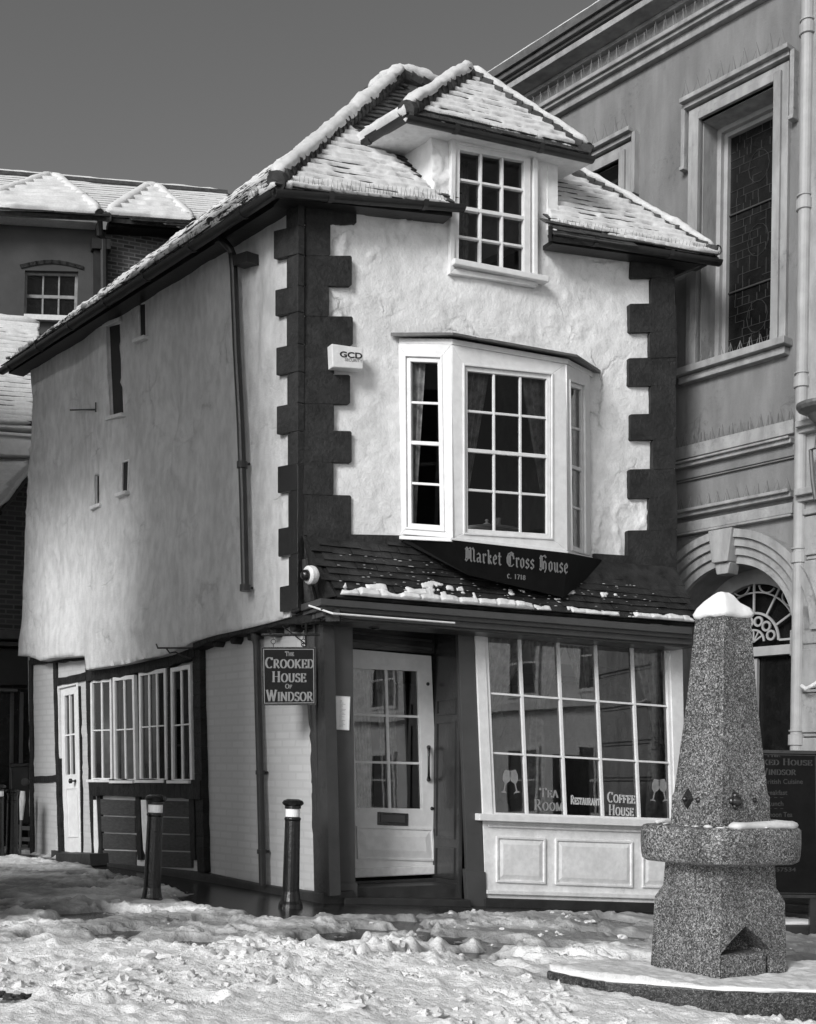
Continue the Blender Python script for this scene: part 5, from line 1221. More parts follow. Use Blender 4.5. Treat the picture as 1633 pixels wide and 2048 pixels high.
lv = [(b_hw-.07, bz0-.006, rc*.6), (b_hw-.035, bz0-.002, rc*.8), (b_hw-.010, bz0+.014, rc*.9), (b_hw, bz0+.045, rc), (b_hw+.004, bz0+.12, rc), (b_hw+.002, bz1-.02, rc), (b_hw-.008, bz1-.004, rc), (b_hw-.02, bz1, rc*.95), (b_hw-.075, bz1, rc*.8), (b_hw-.09, bz1-.03, rc*.75)]
bs = rstack(lv, 'basin', M['granite'], FT)
m_ = bs.modifiers.new('edge', 'EDGE_SPLIT'); m_.split_angle = math.radians(40)
ob_lv = [(hwp(192), fz_px(1690)), (hwp(186), fz_px(1592)), (hwp(178), fz_px(1586)), (hwp(134), fz_px(1400)), (hwp(106), fz_px(1235)), (hwp(70), fz_px(1215)), (.005, fz_px(1192))]
stack(ob_lv, 'obelisk', M['granite'], FT, .008)
# snow on tip: capped pyramid with a soft lumpy rim
def lump_cap(levels, name, seed, amp=.012, seg=9):
    mb = MB(); vs = []; K = 4*seg
    for hw, z in levels:
        b = sqr(hw, z)
        for k in range(4):
            for j in range(seg):
                p = b[k].lerp(b[(k+1) % 4], j/seg); nzv = noise.noise(p*16+Vector((seed, 0, 0)))+.5*noise.noise(p*38)
                c = fc+Vector((0, 0, z)); rr_ = (c-b[k]).length; vv = p-c
                if vv.length > 1e-4: p = c+vv*min(1.0, (rr_*.93)/max(vv.length, 1e-5))
                vs.append(p+Vector((0, 0, amp*nzv))+(p-c)*.10*nzv)
    n = len(levels); fs = [(i*K+k, i*K+(k+1) % K, (i+1)*K+(k+1) % K, (i+1)*K+k) for i in range(n-1) for k in range(K)]+[tuple((n-1)*K+k for k in range(K)), tuple(range(K-1, -1, -1))]
    mb.add(vs, fs); o = mb.build(name, M['snow_fresh'], FT, smooth=True); return o
lump_cap([(hwp(100), fz_px(1238)), (hwp(116), fz_px(1236)), (hwp(121), fz_px(1229)), (hwp(104), fz_px(1217)), (hwp(72), fz_px(1204)), (hwp(46), fz_px(1192)), (hwp(24), fz_px(1186)), (hwp(8), fz_px(1184))], 'snow_cap', 3, .012)
# snow on the basin rim
mb = MB()
def rim(t0, t1, r_, seed, lift=.012):
    R_ = rsq(b_hw-.045, bz1, rc*.85, 12); n = len(R_); pts = [R_[int(k) % n] for k in range(int(t0*n), int(t1*n))]; snow_roll(mb, pts, r_, seed, .6, .03, .45, 10, lift)
rim(.58, .66, .018, 3, .0); rim(.66, 1.02, .042, 4, .012); rim(1.02, 1.3, .035, 5, .01); rim(.5, .58, .03, 8, .005)
for k in range(34):
    an = rnd.uniform(0, 6.28); rr_ = rnd.uniform(.31, .38); p = fc+Vector((math.cos(an)*rr_, math.sin(an)*rr_, bz1+.004)); snow_roll(mb, [p-ax1*.02, p+ax1*.02], rnd.uniform(.012, .03), k, .7, .02, .6, 8, 0)
mb.build('basin_snow', M['snow'], FT, smooth=True)
# bronze bosses
def boss(u, v, kind, nrm, hwv):
    d = ray(u, v); t = ((fc+nrm*hwv)-CAM).dot(nrm)/d.dot(nrm); p = CAM+d*t; up_ = Vector((0, 0, 1)); rt = nrm.cross(up_)*-1; mb = MB()
    if kind == 'diamond': mb.hexa([p+up_*.07, p+rt*.05, p-up_*.07, p-rt*.05], [p+up_*.045+nrm*.025, p+rt*.03+nrm*.025, p-up_*.045+nrm*.025, p-rt*.03+nrm*.025]); mb.lathe(p+nrm*.02, [(.018, 0), (.014, .02), (.004, .028)], 12, nrm)
    elif kind == 'rose':
        for k in range(4): mb.lathe(p+(up_*math.sin(k*1.5708)+rt*math.cos(k*1.5708))*.032, [(.022, -.01), (.022, .012), (.015, .02)], 12, nrm)
        mb.lathe(p, [(.034, -.01), (.034, .02), (.028, .035), (.012, .048)], 16, nrm)
    else: mb.lathe(p, [(.016, -.01), (.016, .012), (.006, .02)], 12, nrm)
    mb.build('bronze_boss', M['brass'], FT)
hb = hwp(184)
boss(1470, 1602, 'rose', -ax2, hb); boss(1508, 1600, 'stud', -ax2, hb); boss(1377, 1598, 'diamond', -ax1, hb); boss(1398, 1600, 'stud', -ax1, hb)
# low kerbed step with snow lying on it
SL = [(.86, 7.32), (1.16, 6.97), (1.70, 6.74), (2.75, 6.66), (3.7, 6.95), (3.7, 7.75), (1.35, 7.6)]
mb = MB(); mb.hexa([Vector((x, y, fz-.12)) for x, y in SL], [Vector((x, y, ztop_pl)) for x, y in SL]); mb.build('step', M['granite_dark'], FT, bevel=.012)
HZ = Frame(Vector((0, 0, 0)), Vector((1, 0, 0)), Vector((0, 1, 0)))
def step_h(X, Y):
    d = np.maximum(np.abs((X-fx_)*ax1.x+(Y-FY)*ax1.y), np.abs((X-fx_)*ax2.x+(Y-FY)*ax2.y))
    h = .030+.05*(fbm(X*4, Y*4, 5, 4)-.5)+.02*(fbm(X*16, Y*16, 6, 3)-.5)
    fr_ = np.clip((Y-6.66)/.10, 0, 1)
    return np.where(d < hwp(258)+.012, -.01, h*np.clip((d-hwp(258))/.10, .25, 1)*(.5+.5*fr_))
c_ = Vector((sum(p[0] for p in SL)/7, sum(p[1] for p in SL)/7))
snow_sheet(HZ, [tuple(c_+(Vector(p)-c_)*.985) for p in SL], .014, step_h, ztop_pl, 'step_snow', FT)
mb = MB(); snow_roll(mb, [Vector((c_+(Vector(p)-c_)*.985).to_3d())+Vector((0, 0, ztop_pl)) for p in SL[:5]], .015, 44, .75, .022, .9, 12, .006); mb.build('edge_snow', M['snow_fresh'], FT, smooth=True)

# loose lumps of snow thrown about in the foreground
mb = MB(); rr = random.Random(12)
ico = bmesh.new(); bmesh.ops.create_icosphere(ico, subdivisions=2, radius=1); iv = [v.co.copy() for v in ico.verts]; ifs = [tuple(v.index for v in f.verts) for f in ico.faces]; ico.free()
N_ = 0
while N_ < 900:
    y = 5.6+5.4*rr.random()**1.5; x = rr.uniform(-3.6, 3.4)
    if x > .9 and 6.65 < y < 8.4: continue
    dens = float(np.clip((fbm(np.array([x*1.3]), np.array([y*1.6]), 81, 3)[0]-.44)*6, .04, 1.1))
    if rr.random() > dens*(1.3 if y < 8 else .5): continue
    N_ += 1; r_ = rr.uniform(.006, .020) if rr.random() < .88 else rr.uniform(.022, .042); z = gzf(x, y)+float(snow_h(np.array([[x]]), np.array([[y]]))[0, 0])
    if z < gzf(x, y): continue
    sd_ = rr.random()*50; sc = Vector((rr.uniform(.8, 1.5), rr.uniform(.8, 1.3), rr.uniform(.5, .9)))
    mb.add([Vector((x, y, z+r_*.25))+Vector((p.x*sc.x, p.y*sc.y, p.z*sc.z))*r_*(1+.75*noise.noise(p*1.5+Vector((sd_, 0, 0)))+.55*noise.noise(p*3.4+Vector((sd_, 5, 0)))) for p in iv], ifs)
o = mb.build('snow_lumps', M['snow'], None, smooth=False, recalc=False); tag(o, 'loose lumps of kicked up snow scattered over the street', kind='stuff')
# patch of dark debris at the lower left
p = at_z(18, 1990, gzf(-1.9, 6.4)+.10); mb = MB()
for k in range(9): q_ = p+Vector((rr.uniform(-.09, .09), rr.uniform(-.06, .06), 0)); mb.add([q_+Vector((v.x*1.3, v.y, v.z*.6))*rr.uniform(.012, .03)*(1+.5*noise.noise(v*2+Vector((k, 0, 0)))) for v in iv], ifs)
o = mb.build('wet_leaves', M['stone_dark'], None); tag(o, 'dark clump of wet leaves on the snow at the lower left', 'leaves')

# ================================================================== GUILDHALL (grey town hall on the right)
GH = empty('town_hall', G.P(0, 0, -1.5), 'large grey stuccoed town hall with leaded windows and tall arch on the right', 'town hall')
gz_ = lambda u, v, n=0: G.q(u, v, n)[1]; ga_ = lambda u, v, n=0: G.q(u, v, n)[0]
gA0, gA1 = -9.0, 1.6
base_z = gz_(1600, 1900); eave_z = gz_(1083, 150, .3)
# measured window
w1 = G.Q([(1407, 244), (1560, 166), (1545, 690), (1400, 733)])
wa0, wa1 = (w1[0][0]+w1[3][0])/2, (w1[1][0]+w1[2][0])/2; wz0, wz1 = (w1[2][1]+w1[3][1])/2, (w1[0][1]+w1[1][1])/2
h1 = G.q(1597, 95, .14); h2 = G.q(1275, 262, .14); da = h2[0]-h1[0]
W1 = [(wa0, wz1), (wa1, wz1), (wa1, wz0), (wa0, wz0)]; W2 = [(a+da, z) for a, z in W1]
ac, az = G.q(1462, 1278); ar0 = az and (gz_(1462, 1150)-gz_(1462, 1278)); 
ar0 = abs(gz_(1462, 1130)-az)
archh = [(ac+ar0*math.cos(math.radians(k*9)), az+ar0*math.sin(math.radians(k*9))) for k in range(0, 21)]; archh = archh+[(ac-ar0, base_z+.02), (ac+ar0, base_z+.02)]
cdt_wall(G, [(gA0, base_z), (gA1, base_z), (gA1, eave_z), (gA0, eave_z)], [W1, W2, archh], 0, .3, flat, .5, 'wall', M['stucco'], GH, smooth=False)
def moul(levels, name, m=None, a0=gA0, a1=None, bevel=.008, parent=None):
    mb = MB(); a1 = ga_(1600, 900) if a1 is None else a1
    for z0_, z1_, n1 in levels: mb.box(G, a0, a1, -.02, n1, z0_, z1_)
    return mb.build(name, m or M['stucco_light'], parent or GH, bevel=bevel)
aR = G.q(1604, 900)[0]
# main cornice under the eaves
def lv_(v0, v1, n, u=1083): return (gz_(u, v1, n), gz_(u, v0, n), n)
moul([lv_(98, 108, .36), lv_(108, 120, .31)], 'cornice', M['lead'], a1=gA1); moul([lv_(126, 138, .30), lv_(140, 150, .20), lv_(168, 176, .07)], 'cornice', a1=gA1)
moul([lv_(205, 213, .18), lv_(213, 224, .14), lv_(226, 246, .08)], 'string_course', a1=aR)
mb = MB(); zz = gz_(1083, 98, .36); mb.prism(G, [(gA0, zz), (gA1, zz), (gA1, zz+.10), (gA0, zz+.10)], .26, .40); mb.build('gutter', M['lead'], GH)
sb = MB(); snow_roll(sb, [G.P(gA0, .34, zz+.12), G.P(gA1, .34, zz+.12)], .045, 4, .5, .06, .3, 8, 0); snow_roll(sb, [G.P(gA0, .12, zz+.30), G.P(gA1, .12, zz+.30)], .05, 6, .5, .06, .3, 8, 0); 
ro = MB(); ro.hexa([G.P(gA0, .34, zz+.02), G.P(gA1, .34, zz+.02), G.P(gA1, -4.5, zz+3.0), G.P(gA0, -4.5, zz+3.0)], [G.P(gA0, .34, zz+.08), G.P(gA1, .34, zz+.08), G.P(gA1, -4.5, zz+3.06), G.P(gA0, -4.5, zz+3.06)])
ro = ro.build('roof', M['slate'], GH); sb.build('roof_snow', M['snow'], ro, smooth=True)
mb = MB(); spikes(mb, G.P(-6, .17, gz_(1083, 205, .18)), G.P(aR, .17, gz_(1083, 205, .18)), G.n, step=.045, h=.14, r=.0055, seed=4); mb.build('bird_spikes', M['lead'], GH); mb = MB()
spikes(mb, G.P(-2, .05, gz_(1585, 838, .06)), G.P(aR, .05, gz_(1585, 838, .06)), G.n, step=.04, h=.13, r=.0055, seed=5); mb.build('bird_spikes', M['lead'], GH); mb = MB(); spikes(mb, G.P(-2, .10, gz_(1585, 976, .12)), G.P(aR, .10, gz_(1585, 976, .12)), G.n, step=.04, h=.13, r=.0055, seed=6)
mb.build('bird_spikes', M['lead'], GH)
# big window surrounds
def guild_window(q_, lab):
    (a0, z1_), (a1, _), (_, z0_), _ = q_; f = MB()
    ap = .16
    for i, (p, r_) in enumerate(((ap, .05), (ap*.55, .085))):
        for x0, x1, y0_, y1_ in ((a0-p, a0-.002, z0_, z1_+p), (a1+.002, a1+p, z0_, z1_+p), (a0-.002, a1+.002, z1_+.002, z1_+p-.001)): f.box(G, x0, x1, -.01, r_, y0_, y1_)
    w_ = f.build('leaded_window', M['stucco_light'], GH, bevel=.006)
    hd = MB(); zt_ = z1_+ap+.02
    hd.box(G, a0-ap-.03, a1+ap+.03, -.01, .10, zt_, zt_+.05); hd.box(G, a0-ap-.05, a1+ap+.05, -.01, .16, zt_+.05, zt_+.10)
    for x in (a0-ap-.075, a1+ap+.035): hd.box(G, x, x+.05, -.01, .09, zt_-.62, zt_+.05); hd.box(G, x-.006, x+.056, -.01, .105, zt_-.66, zt_-.62)
    hd.build('hood', M['stucco_light'], w_, bevel=.006)
    sp = MB(); spikes(sp, G.P(a0-ap-.05, .14, zt_+.10), G.P(a1+ap+.05, .14, zt_+.10), G.n, step=.05, h=.16, r=.0055, seed=9); spikes(sp, G.P(a0, .05, z0_+.02), G.P(a1, .05, z0_+.02), G.n, step=.04, h=.11, r=.0045, seed=10); sp.build('bird_spikes', M['lead'], w_)
    sl_ = MB(); sl_.box(G, a0-ap-.10, a1+ap+.06, -.30, .16, z0_-.08, z0_-.003); sl_.box(G, a0-ap-.06, a1+ap+.02, -.01, .09, z0_-.16, z0_-.085); sl_.build('sill', M['stucco_light'], w_, bevel=.008)
    ins = MB(); d = -.34
    for x0, x1, y0_, y1_ in ((a0, a0+.10, z0_, z1_), (a1-.10, a1, z0_, z1_), (a0+.101, a1-.101, z1_-.10, z1_)): ins.box(G, x0, x1, d-.06, d+.03, y0_, y1_); 
    for x0, x1, y0_, y1_ in ((a0, a0+.055, z0_, z1_), (a1-.055, a1, z0_, z1_), (a0+.056, a1-.056, z1_-.055, z1_)): ins.box(G, x0, x1, d+.03, d+.09, y0_, y1_)
    rv = MB(); rv.box(G, a0, a0+.006, d+.09, -.004, z0_, z1_); rv.box(G, a0+.007, a1-.007, d+.09, -.004, z1_-.006, z1_); rv.build('reveal', M['stucco_light'], w_)
    ins.build('inner_frame', M['pipe_light'], w_, bevel=.004)
    MB().box(G, a0+.09, a1-.09, d-.05, d-.03, z0_, z1_-.09).build('glass', M['glass_dark'], w_)
    ld = MB(); A0, A1, Z0, Z1 = a0+.10, a1-.10, z0_, z1_-.10; rr = random.Random(5); dz = d-.029
    for k in (1, 2): zc = Z0+(Z1-Z0)*k/3; ld.box(G, A0, A1, dz, dz+.02, zc-.008, zc+.008)
    cols = [A0+(A1-A0)*t for t in (.12, .24, .36, .5, .64, .76, .88)]; nrow = 30
    for r_ in range(nrow):
        zc0 = Z0+(Z1-Z0)*r_/nrow; zc1 = Z0+(Z1-Z0)*(r_+1)/nrow; off = (r_ % 2)*.03
        for c in cols:
            if rr.random() < .62: x = c+off*(rr.random() > .3)+rr.uniform(-.006, .006); ld.box(G, x-.0022, x+.0022, dz, dz+.004, zc0, zc1)
        x0 = A0
        while x0 < A1:
            x1 = min(A1, x0+rr.uniform(.05, .2))
            if rr.random() < .55: ld.box(G, x0, x1, dz, dz+.005, zc1-.0022, zc1+.0022)
            x0 = x1
    for cz in (.2, .52, .83):
        c = ((A0+A1)/2, Z0+(Z1-Z0)*cz)
        for R_ in (.13,):
            P = [(c[0]+R_*math.cos(k*.5236), c[1]+R_*1.35*math.sin(k*.5236)) for k in range(13)]
            for i in range(12): ld.bar(G, P[i], P[i+1], .003, dz, dz+.007)
    ld.build('lead_lines', M['lead_dark'], w_)
    return w_
guild_window(W1, ''); guild_window(W2, '')
# lower string courses
a1s = ga_(1592, 900)
moul([lv_(838, 866, .05, 1585), lv_(868, 873, .14, 1585), lv_(873, 884, .10, 1585)], 'string_course', a1=a1s)
moul([lv_(913, 916, .035, 1585), (gz_(1585, 913), gz_(1585, 884), .03)], 'frieze', M['stucco'], a1=a1s)
moul([lv_(974, 981, .14, 1585), lv_(981, 992, .09, 1585), lv_(1004, 1026, .05, 1585), lv_(1026, 1031, .075, 1585)], 'string_course', a1=a1s)
# arch mouldings
def arch(mb, r0, r1, n0, n1, a_0=0, a_1=180, seg=36, c=None):
    cx_, cz_ = c or (ac, az)
    for k in range(seg):
        t0_ = math.radians(a_0+(a_1-a_0)*k/seg); t1_ = math.radians(a_0+(a_1-a_0)*(k+1)/seg)
        mb.prism(G, [(cx_+r0*math.cos(t0_), cz_+r0*math.sin(t0_)), (cx_+r1*math.cos(t0_), cz_+r1*math.sin(t0_)), (cx_+r1*math.cos(t1_), cz_+r1*math.sin(t1_)), (cx_+r0*math.cos(t1_), cz_+r0*math.sin(t1_))], n0, n1)
mb = MB(); rO = abs(gz_(1462, 1064)-az); dr_ = (rO-ar0)/4
for i, nn in enumerate((.06, .10, .14, .18)): arch(mb, ar0+dr_*i+.001, ar0+dr_*(i+1)-.004, -.01, nn)
am_ = mb.build('arch_moulding', M['stucco_light'], GH, bevel=0)
mb = MB(); kz0 = gz_(1465, 1142, .25); kz1 = gz_(1465, 1052, .25); mb.prism(G, [(ac-.10, kz0+.12), (ac+.10, kz0+.12), (ac+.15, kz1), (ac-.15, kz1)], -.01, .22); mb.prism(G, [(ac-.07, kz0), (ac+.07, kz0), (ac+.10, kz0+.119), (ac-.10, kz0+.119)], -.01, .17); mb.build('keystone', M['stucco_light'], GH, bevel=.01)
# inside the arch: reveals, imposts, fanlight, window below
mb = MB(); iz = az-.04
for sx in (-1, 1):
    a_in = ac+sx*ar0; x0, x1 = sorted((a_in-.0*sx, a_in+sx*.30)); mb.box(G, x0, x1, -.48, .12, az-.24, az+.02)
    x0, x1 = sorted((a_in+sx*.0, a_in-sx*.10)); mb.box(G, x0, x1, -.48, -.06, base_z, az+.0)
mb.build('imposts', M['stucco_light'], GH, bevel=.01)
mb = MB()
for k in range(14): z0_ = base_z+.3+k*.28; 
for k in range(11):
    z1_ = az-.26-k*.33; z0_ = z1_-.31
    if z0_ > base_z: mb.box(G, ac+ar0+.04, ac+ar0+.26, -.01, .07 if k % 2 else .05, z0_, z1_)
mb.build('rusticated_pier', M['stucco_light'], GH, bevel=.015)
fr_r = ar0-.16; fn = -.42; fcz = az+.06
mb = MB(); arch(mb, fr_r, ar0-.0, fn-.06, fn+.02, c=(ac, az)); mb.box(G, ac-ar0, ac+ar0, fn-.06, fn+.05, az-.16, az-.06); arch(mb, fr_r-.10, fr_r-.085, fn, fn+.02, c=(ac, az)); arch(mb, .30, .325, fn, fn+.02, c=(ac, az))
fan = mb.build('fanlight', M['pipe_light'], GH)
mb = MB()
for k in range(7):
    an = math.radians(k*30); mb.bar(G, (ac+.32*math.cos(an), az+.32*math.sin(an)), (ac+fr_r*math.cos(an), az+fr_r*math.sin(an)), .022, fn, fn+.018)
for k in range(6):
    an = math.radians(15+k*30); c = (ac+.225*math.cos(an), az+.225*math.sin(an)); arch(mb, .035, .058, fn, fn+.019, 0, 360, 14, c=c)
arch(mb, .12, .14, fn, fn+.017, c=(ac, az))
for k in range(5): an = math.radians(30+k*30); mb.bar(G, (ac, az), (ac+.14*math.cos(an), az+.14*math.sin(an)), .016, fn, fn+.016)
for k in range(6):
    an = math.radians(15+k*30); c = (ac+(fr_r+.02)*math.cos(an), az+(fr_r+.02)*math.sin(an)); arch(mb, .10, .115, fn, fn+.0165, math.degrees(an)+115, math.degrees(an)+245, 8, c=c)
mb.build('tracery', M['pipe_light'], fan)
MB().box(G, ac-ar0, ac+ar0, fn-.10, fn-.062, base_z, az+ar0).build('dark_glass', M['glass_dark'], fan)
mb = MB(); wz = az-.18
for a_ in (-.52, -.02, .46): mb.box(G, ac+a_, ac+a_+.06, fn-.05, fn+.0, base_z+.9, wz)
mb.box(G, ac-ar0, ac+ar0, fn-.05, fn-.006, (wz+base_z+.9)/2, (wz+base_z+.9)/2+.03); mb.build('sash_window', M['pipe_light'], GH)
mb = MB(); mb.box(G, ac-ar0+.1, ac+ar0-.1, fn-.05, fn+.02, base_z, base_z+.9); mb.build('panelling', M['stone_dark'], GH)
# pilaster at the frame's right edge
pa0 = ga_(1607, 1000, .12)
mb = MB(); mb.box(G, pa0, gA1, -.01, .12, gz_(1620, 1020, .12), eave_z-.6)
zc = gz_(1620, 1030, .12); k = 0
while zc > base_z: mb.box(G, pa0, gA1, -.01, .14, zc-.40, zc-.012); mb.box(G, pa0, gA1, -.01, .11, zc-.44, zc-.40); zc -= .44
for v0, v1, n_ in ((836, 848, .26), (848, 862, .2), (972, 986, .26), (986, 1000, .20), (1016, 1028, .17)): mb.box(G, pa0-.02, gA1, -.01, n_, gz_(1620, v1, n_), gz_(1620, v0, n_))
mb.build('pilaster', M['stucco_light'], GH, bevel=.01)
# pale downpipe with collars
PGn = .13; mb = MB(); pth = [G.X(1616.5, -40, PGn), G.X(1610, 400, PGn), G.X(1604, 780, PGn), G.X(1599, 1100, PGn), G.X(1593, 1500, PGn), G.X(1592, 1560, PGn)]; mb.tube(pth, .062, 16)
for u, v in ((1615, 60), (1609, 410), (1604, 765), (1598, 1116), (1593, 1480)):
    c = G.X(u, v, PGn); mb.tube([c-Vector((0, 0, .055)), c-Vector((0, 0, .05)), c+Vector((0, 0, .05)), c+Vector((0, 0, .055))], [.07, .08, .08, .07], 16); mb.tube([c+Vector((0, 0, .085)), c+Vector((0, 0, .10))], .075, 16)
    mb.tube([c-G.n*.08+G.a*-.09, c-G.n*.08+G.a*.10], .018, 6)
mb.build('downpipe', M['pipe_light'], GH, smooth=False)
mb = MB(); c = G.X(1640, 812, .30); mb.lathe(c-Vector((0, 0, .16)), [(.05, 0), (.12, .08), (.20, .12), (.22, .15), (.22, .18)], 20); mb.tube([c-Vector((0, 0, .16)), c-Vector((0, 0, .4))+G.a*-.03, G.X(1622, 900, .27), G.X(1626, 960, .28), G.X(1632, 1000, .28)], .022, 8)
hp_ = mb.build('hopper', M['lead'], GH, bevel=.003); mb = MB(); snow_roll(mb, [c+Vector((0, 0, .02))-G.a*.2, c+Vector((0, 0, .03))+G.a*.2], .07, 4, .35, .04, .3, 10, 0); mb.build('hopper_snow', M['snow'], hp_, smooth=True)
mb = MB(); mb.tube([G.X(1604, 1372, .2), G.X(1612, 1378, .26), G.X(1624, 1372, .28), G.X(1640, 1362, .28)], .02, 8); mb.build('cable', M['white_old'], GH)
# steps at the foot
mb = MB(); s0 = gz_(1600, 1790, .1)
for i, (n_, dz_) in enumerate(((.20, 0), (.34, .07), (.48, .14))): mb.box(G, ac-ar0-.4, gA1, -.4, n_, base_z-.3, s0-dz_)
mb.build('steps', M['stone_dark'], GH, bevel=.01)
# kerb in front with snow
kb = MB(); kc = at_z(1590, 1872, gzf(3.4, 10.6)); kx = kc.x; ky = kc.y; KK = Frame(Vector((kx, ky, 0)), Vector((1, .05, 0))); zk = gzf(3.4, ky)
kb.prism(KK, [(-.6, zk-.1), (3, zk-.1), (3, zk+.10), (-.6, zk+.10)], -.5, .0); kb = kb.build('kerb', M['stone_dark'], None, bevel=.015); tag(kb, kind='structure')
mb = MB(); 
for j in range(5): snow_roll(mb, [KK.P(-.5, -.08-.09*j, zk+.11), KK.P(2.8, -.08-.09*j, zk+.11)], .055, j+20, .4, .05, .3, 10, 0)
o = mb.build('kerb_snow', M['snow'], None, smooth=True); tag(o, 'snow lying along the kerb below the town hall', kind='stuff')
# menu board standing before the hall
my = 11.1; mc = at_y(1550, 1790, my); MBF = Frame(mc, Vector((1, .0, 0)))
mbd = empty('menu_board', mc, 'large black menu board with faded lettering behind the granite fountain', 'menu board')
bq = MBF.Q([(1468, 1503), (1636, 1506), (1640, 1792), (1472, 1790)]); MBF_ = MBF; MB().prism(MBF, bq, -.05, 0).build('board', M['sign'], mbd, bevel=.004)
mb = MB(); ring(mb, MBF, offset(bq, -.02), offset(bq, -.027), 0, .004); mb.build('border', M['letters_dim'], mbd)
mb = MB(); ring(mb, MBF, offset(bq, .02), offset(bq, -.01), -.06, .01); mb.build('frame', M['shop_dark'], mbd)
slet(mbd, MBF, 'The', [(1532, 1509), (1560, 1509), (1560, 1514), (1532, 1514)], .002, m='letters_dim')
slet(mbd, MBF, 'Crooked House', [(1475, 1516), (1624, 1518), (1624, 1531), (1475, 1529)], .002, m='letters_dim'); slet(mbd, MBF, 'Of Windsor', [(1492, 1536), (1592, 1537), (1592, 1550), (1492, 1549)], .002, m='letters_dim')
mb = MB()
for t_, q_ in (('Modern British Cuisine', (1482, 1558, 1606, 1568)), ('Breakfast', (1528, 1580, 1575, 1590)), ('Lunch', (1537, 1602, 1567, 1612)), ('Afternoon Tea', (1513, 1624, 1585, 1634)), ('01753 857534', (1500, 1735, 1592, 1743))):
    mb = MB(); put_font(mb, t_, MBF, MBF.Q([(q_[0], q_[1]), (q_[2], q_[1]), (q_[2], q_[3]), (q_[0], q_[3])]), .001, .002, .012); mb.build('lettering', M['letters_dim'], mbd)
mb = MB()
for v in (1595, 1617): 
    for u in (1540, 1552, 1564): mb.bar(MBF, MBF.q(u-3, v), MBF.q(u+3, v), .004, .0, .003)
mb.build('rules', M['letters_dim'], mbd)
mb = MB()
for u in (1480, 1628): a_, z_ = MBF.q(u, 1792); zg = gzf(MBF.P(a_, 0, 0).x, my)-mc.z; MB().box(MBF, a_-.03, a_+.03, -.05, -.005, zg, z_).build('foot', M['shop_dark'], mbd)

# ================================================================== BUILDINGS AT THE BACK LEFT
def backframe(y, u=60): p = at_y(u, 1545, y); return Frame(Vector((p.x, p.y, EYE)), Vector((.93, .367, 0)).normalized())
K = backframe(23.0)
BB = empty('brick_house', K.P(0, 0, -1.3), 'tall dark rendered and brick house with two snowy gablets behind the alley', 'house')
bk = MB(); z_ = gz  # noqa
wq = K.Q([(56, 546), (152, 548), (150, 634), (54, 630)])
kw = [K.q(-260, 430), K.q(202, 452), K.q(200, 1500), K.q(-260, 1500)]
cdt_wall(K, [kw[0], kw[1], (kw[1][0], -1.3), (kw[0][0], -1.3)], [offset(wq, .05)], 0, .6, flat, .35, 'rendered_wall', M['render_dark'], BB, smooth=False)
fw_ = frame_window(BB, K, wq, -.10, 3, 2, fw=.09, bw=.030, depth=.08, material=M['dim_white'], glass=M['glass_dark'], name='sash_window', local=True, heavy=1, heavy_w=.06)
mb = MB(); tl_, tr_ = offset(wq, .12)[0], offset(wq, .12)[1]
P = [(tl_[0]+(tr_[0]-tl_[0])*t/8, tl_[1]+(tr_[1]-tl_[1])*t/8+.10*math.sin(math.pi*t/8)) for t in range(9)]
for i in range(8): mb.bar(K, P[i], P[i+1], .07, -.02, .02, .02)
mb.build('arched_head', M['timber'], fw_)
MB().prism(K, offset(K.Q([(50, 634), (156, 638), (156, 644), (50, 640)]), .02), -.05, .12).build('sill', M['white_old'], fw_)
k0_, k1_ = K.q(205, 455), K.q(720, 505); mb = MB(); mb.prism(K, [(k0_[0], -1.3), (k1_[0], -1.3), k1_, k0_], -.5, -.08); o = mb.build('brick_wall', M['brick_far'], BB); add_uv(o, K)
MB().prism(K, K.Q([(-260, 402), (195, 432), (195, 445), (-260, 416)], .35), -.1, .35).build('fascia', M['white_old'], BB)
MB().prism(K, K.Q([(218, 436), (390, 447), (700, 470), (700, 486), (390, 462), (218, 452)], .3), -.1, .3).build('fascia', M['timber'], BB)
mb = MB(); mb.prism(K, K.Q([(184, 476), (222, 478), (222, 498), (184, 496)], .2), -.05, .2); mb.prism(K, K.Q([(188, 498), (203, 498), (203, 700), (188, 700)], .12), -.05, .12); mb.tube([K.X(198, 425, .35), K.X(200, 470, .2), K.X(208, 480, .15), K.X(210, 700, .15)], .07); mb.build('rainwater_pipe', M['gutter'], BB)
e0_, e1_ = K.X(-260, 400, .4), K.X(720, 462, .4); rg0 = at_y(-260, 326, 27.0-2.2); rg1 = at_y(470, 389, 28.6); 
KRf = frame3(K.X(-100, 412, .4), K.X(190, 431, .4), at_y(100, 354, 26.2))
def kr_poly(pts): return [KRf.q(u, v) for u, v in pts]
mb = MB(); pp = [KRf.P(a, 0, w_) for a, w_ in kr_poly([(-260, 405), (190, 431), (720, 480), (720, 420), (455, 388), (-260, 326)])]; slab(mb, pp, .08); rk = mb.build('roof', M['tile'], BB)
def big_course(seed, course=.26, base=.075, bare=.0, st=.05):
    def h(X, Y):
        ph = (Y/course) % 1.0; s_ = base+st*(1-ph)-.02+st*(fbm(X*2.2, Y*2.2, seed, 3)-.5)
        return s_-np.clip(.34-ph, 0, 1)*2.2*np.clip(fbm(X*1.8, np.floor(Y/course)*2.3, seed+4, 3)-.40+bare, 0, 1)
    return h
tl = MB(); roof_tiles(tl, KRf, kr_poly([(-260, 402), (200, 432), (460, 470), (455, 390), (-260, 327)]), course=.26, tw=.4, th=.03, seed=3); tl.build('roof_tiles', M['tile'], rk)
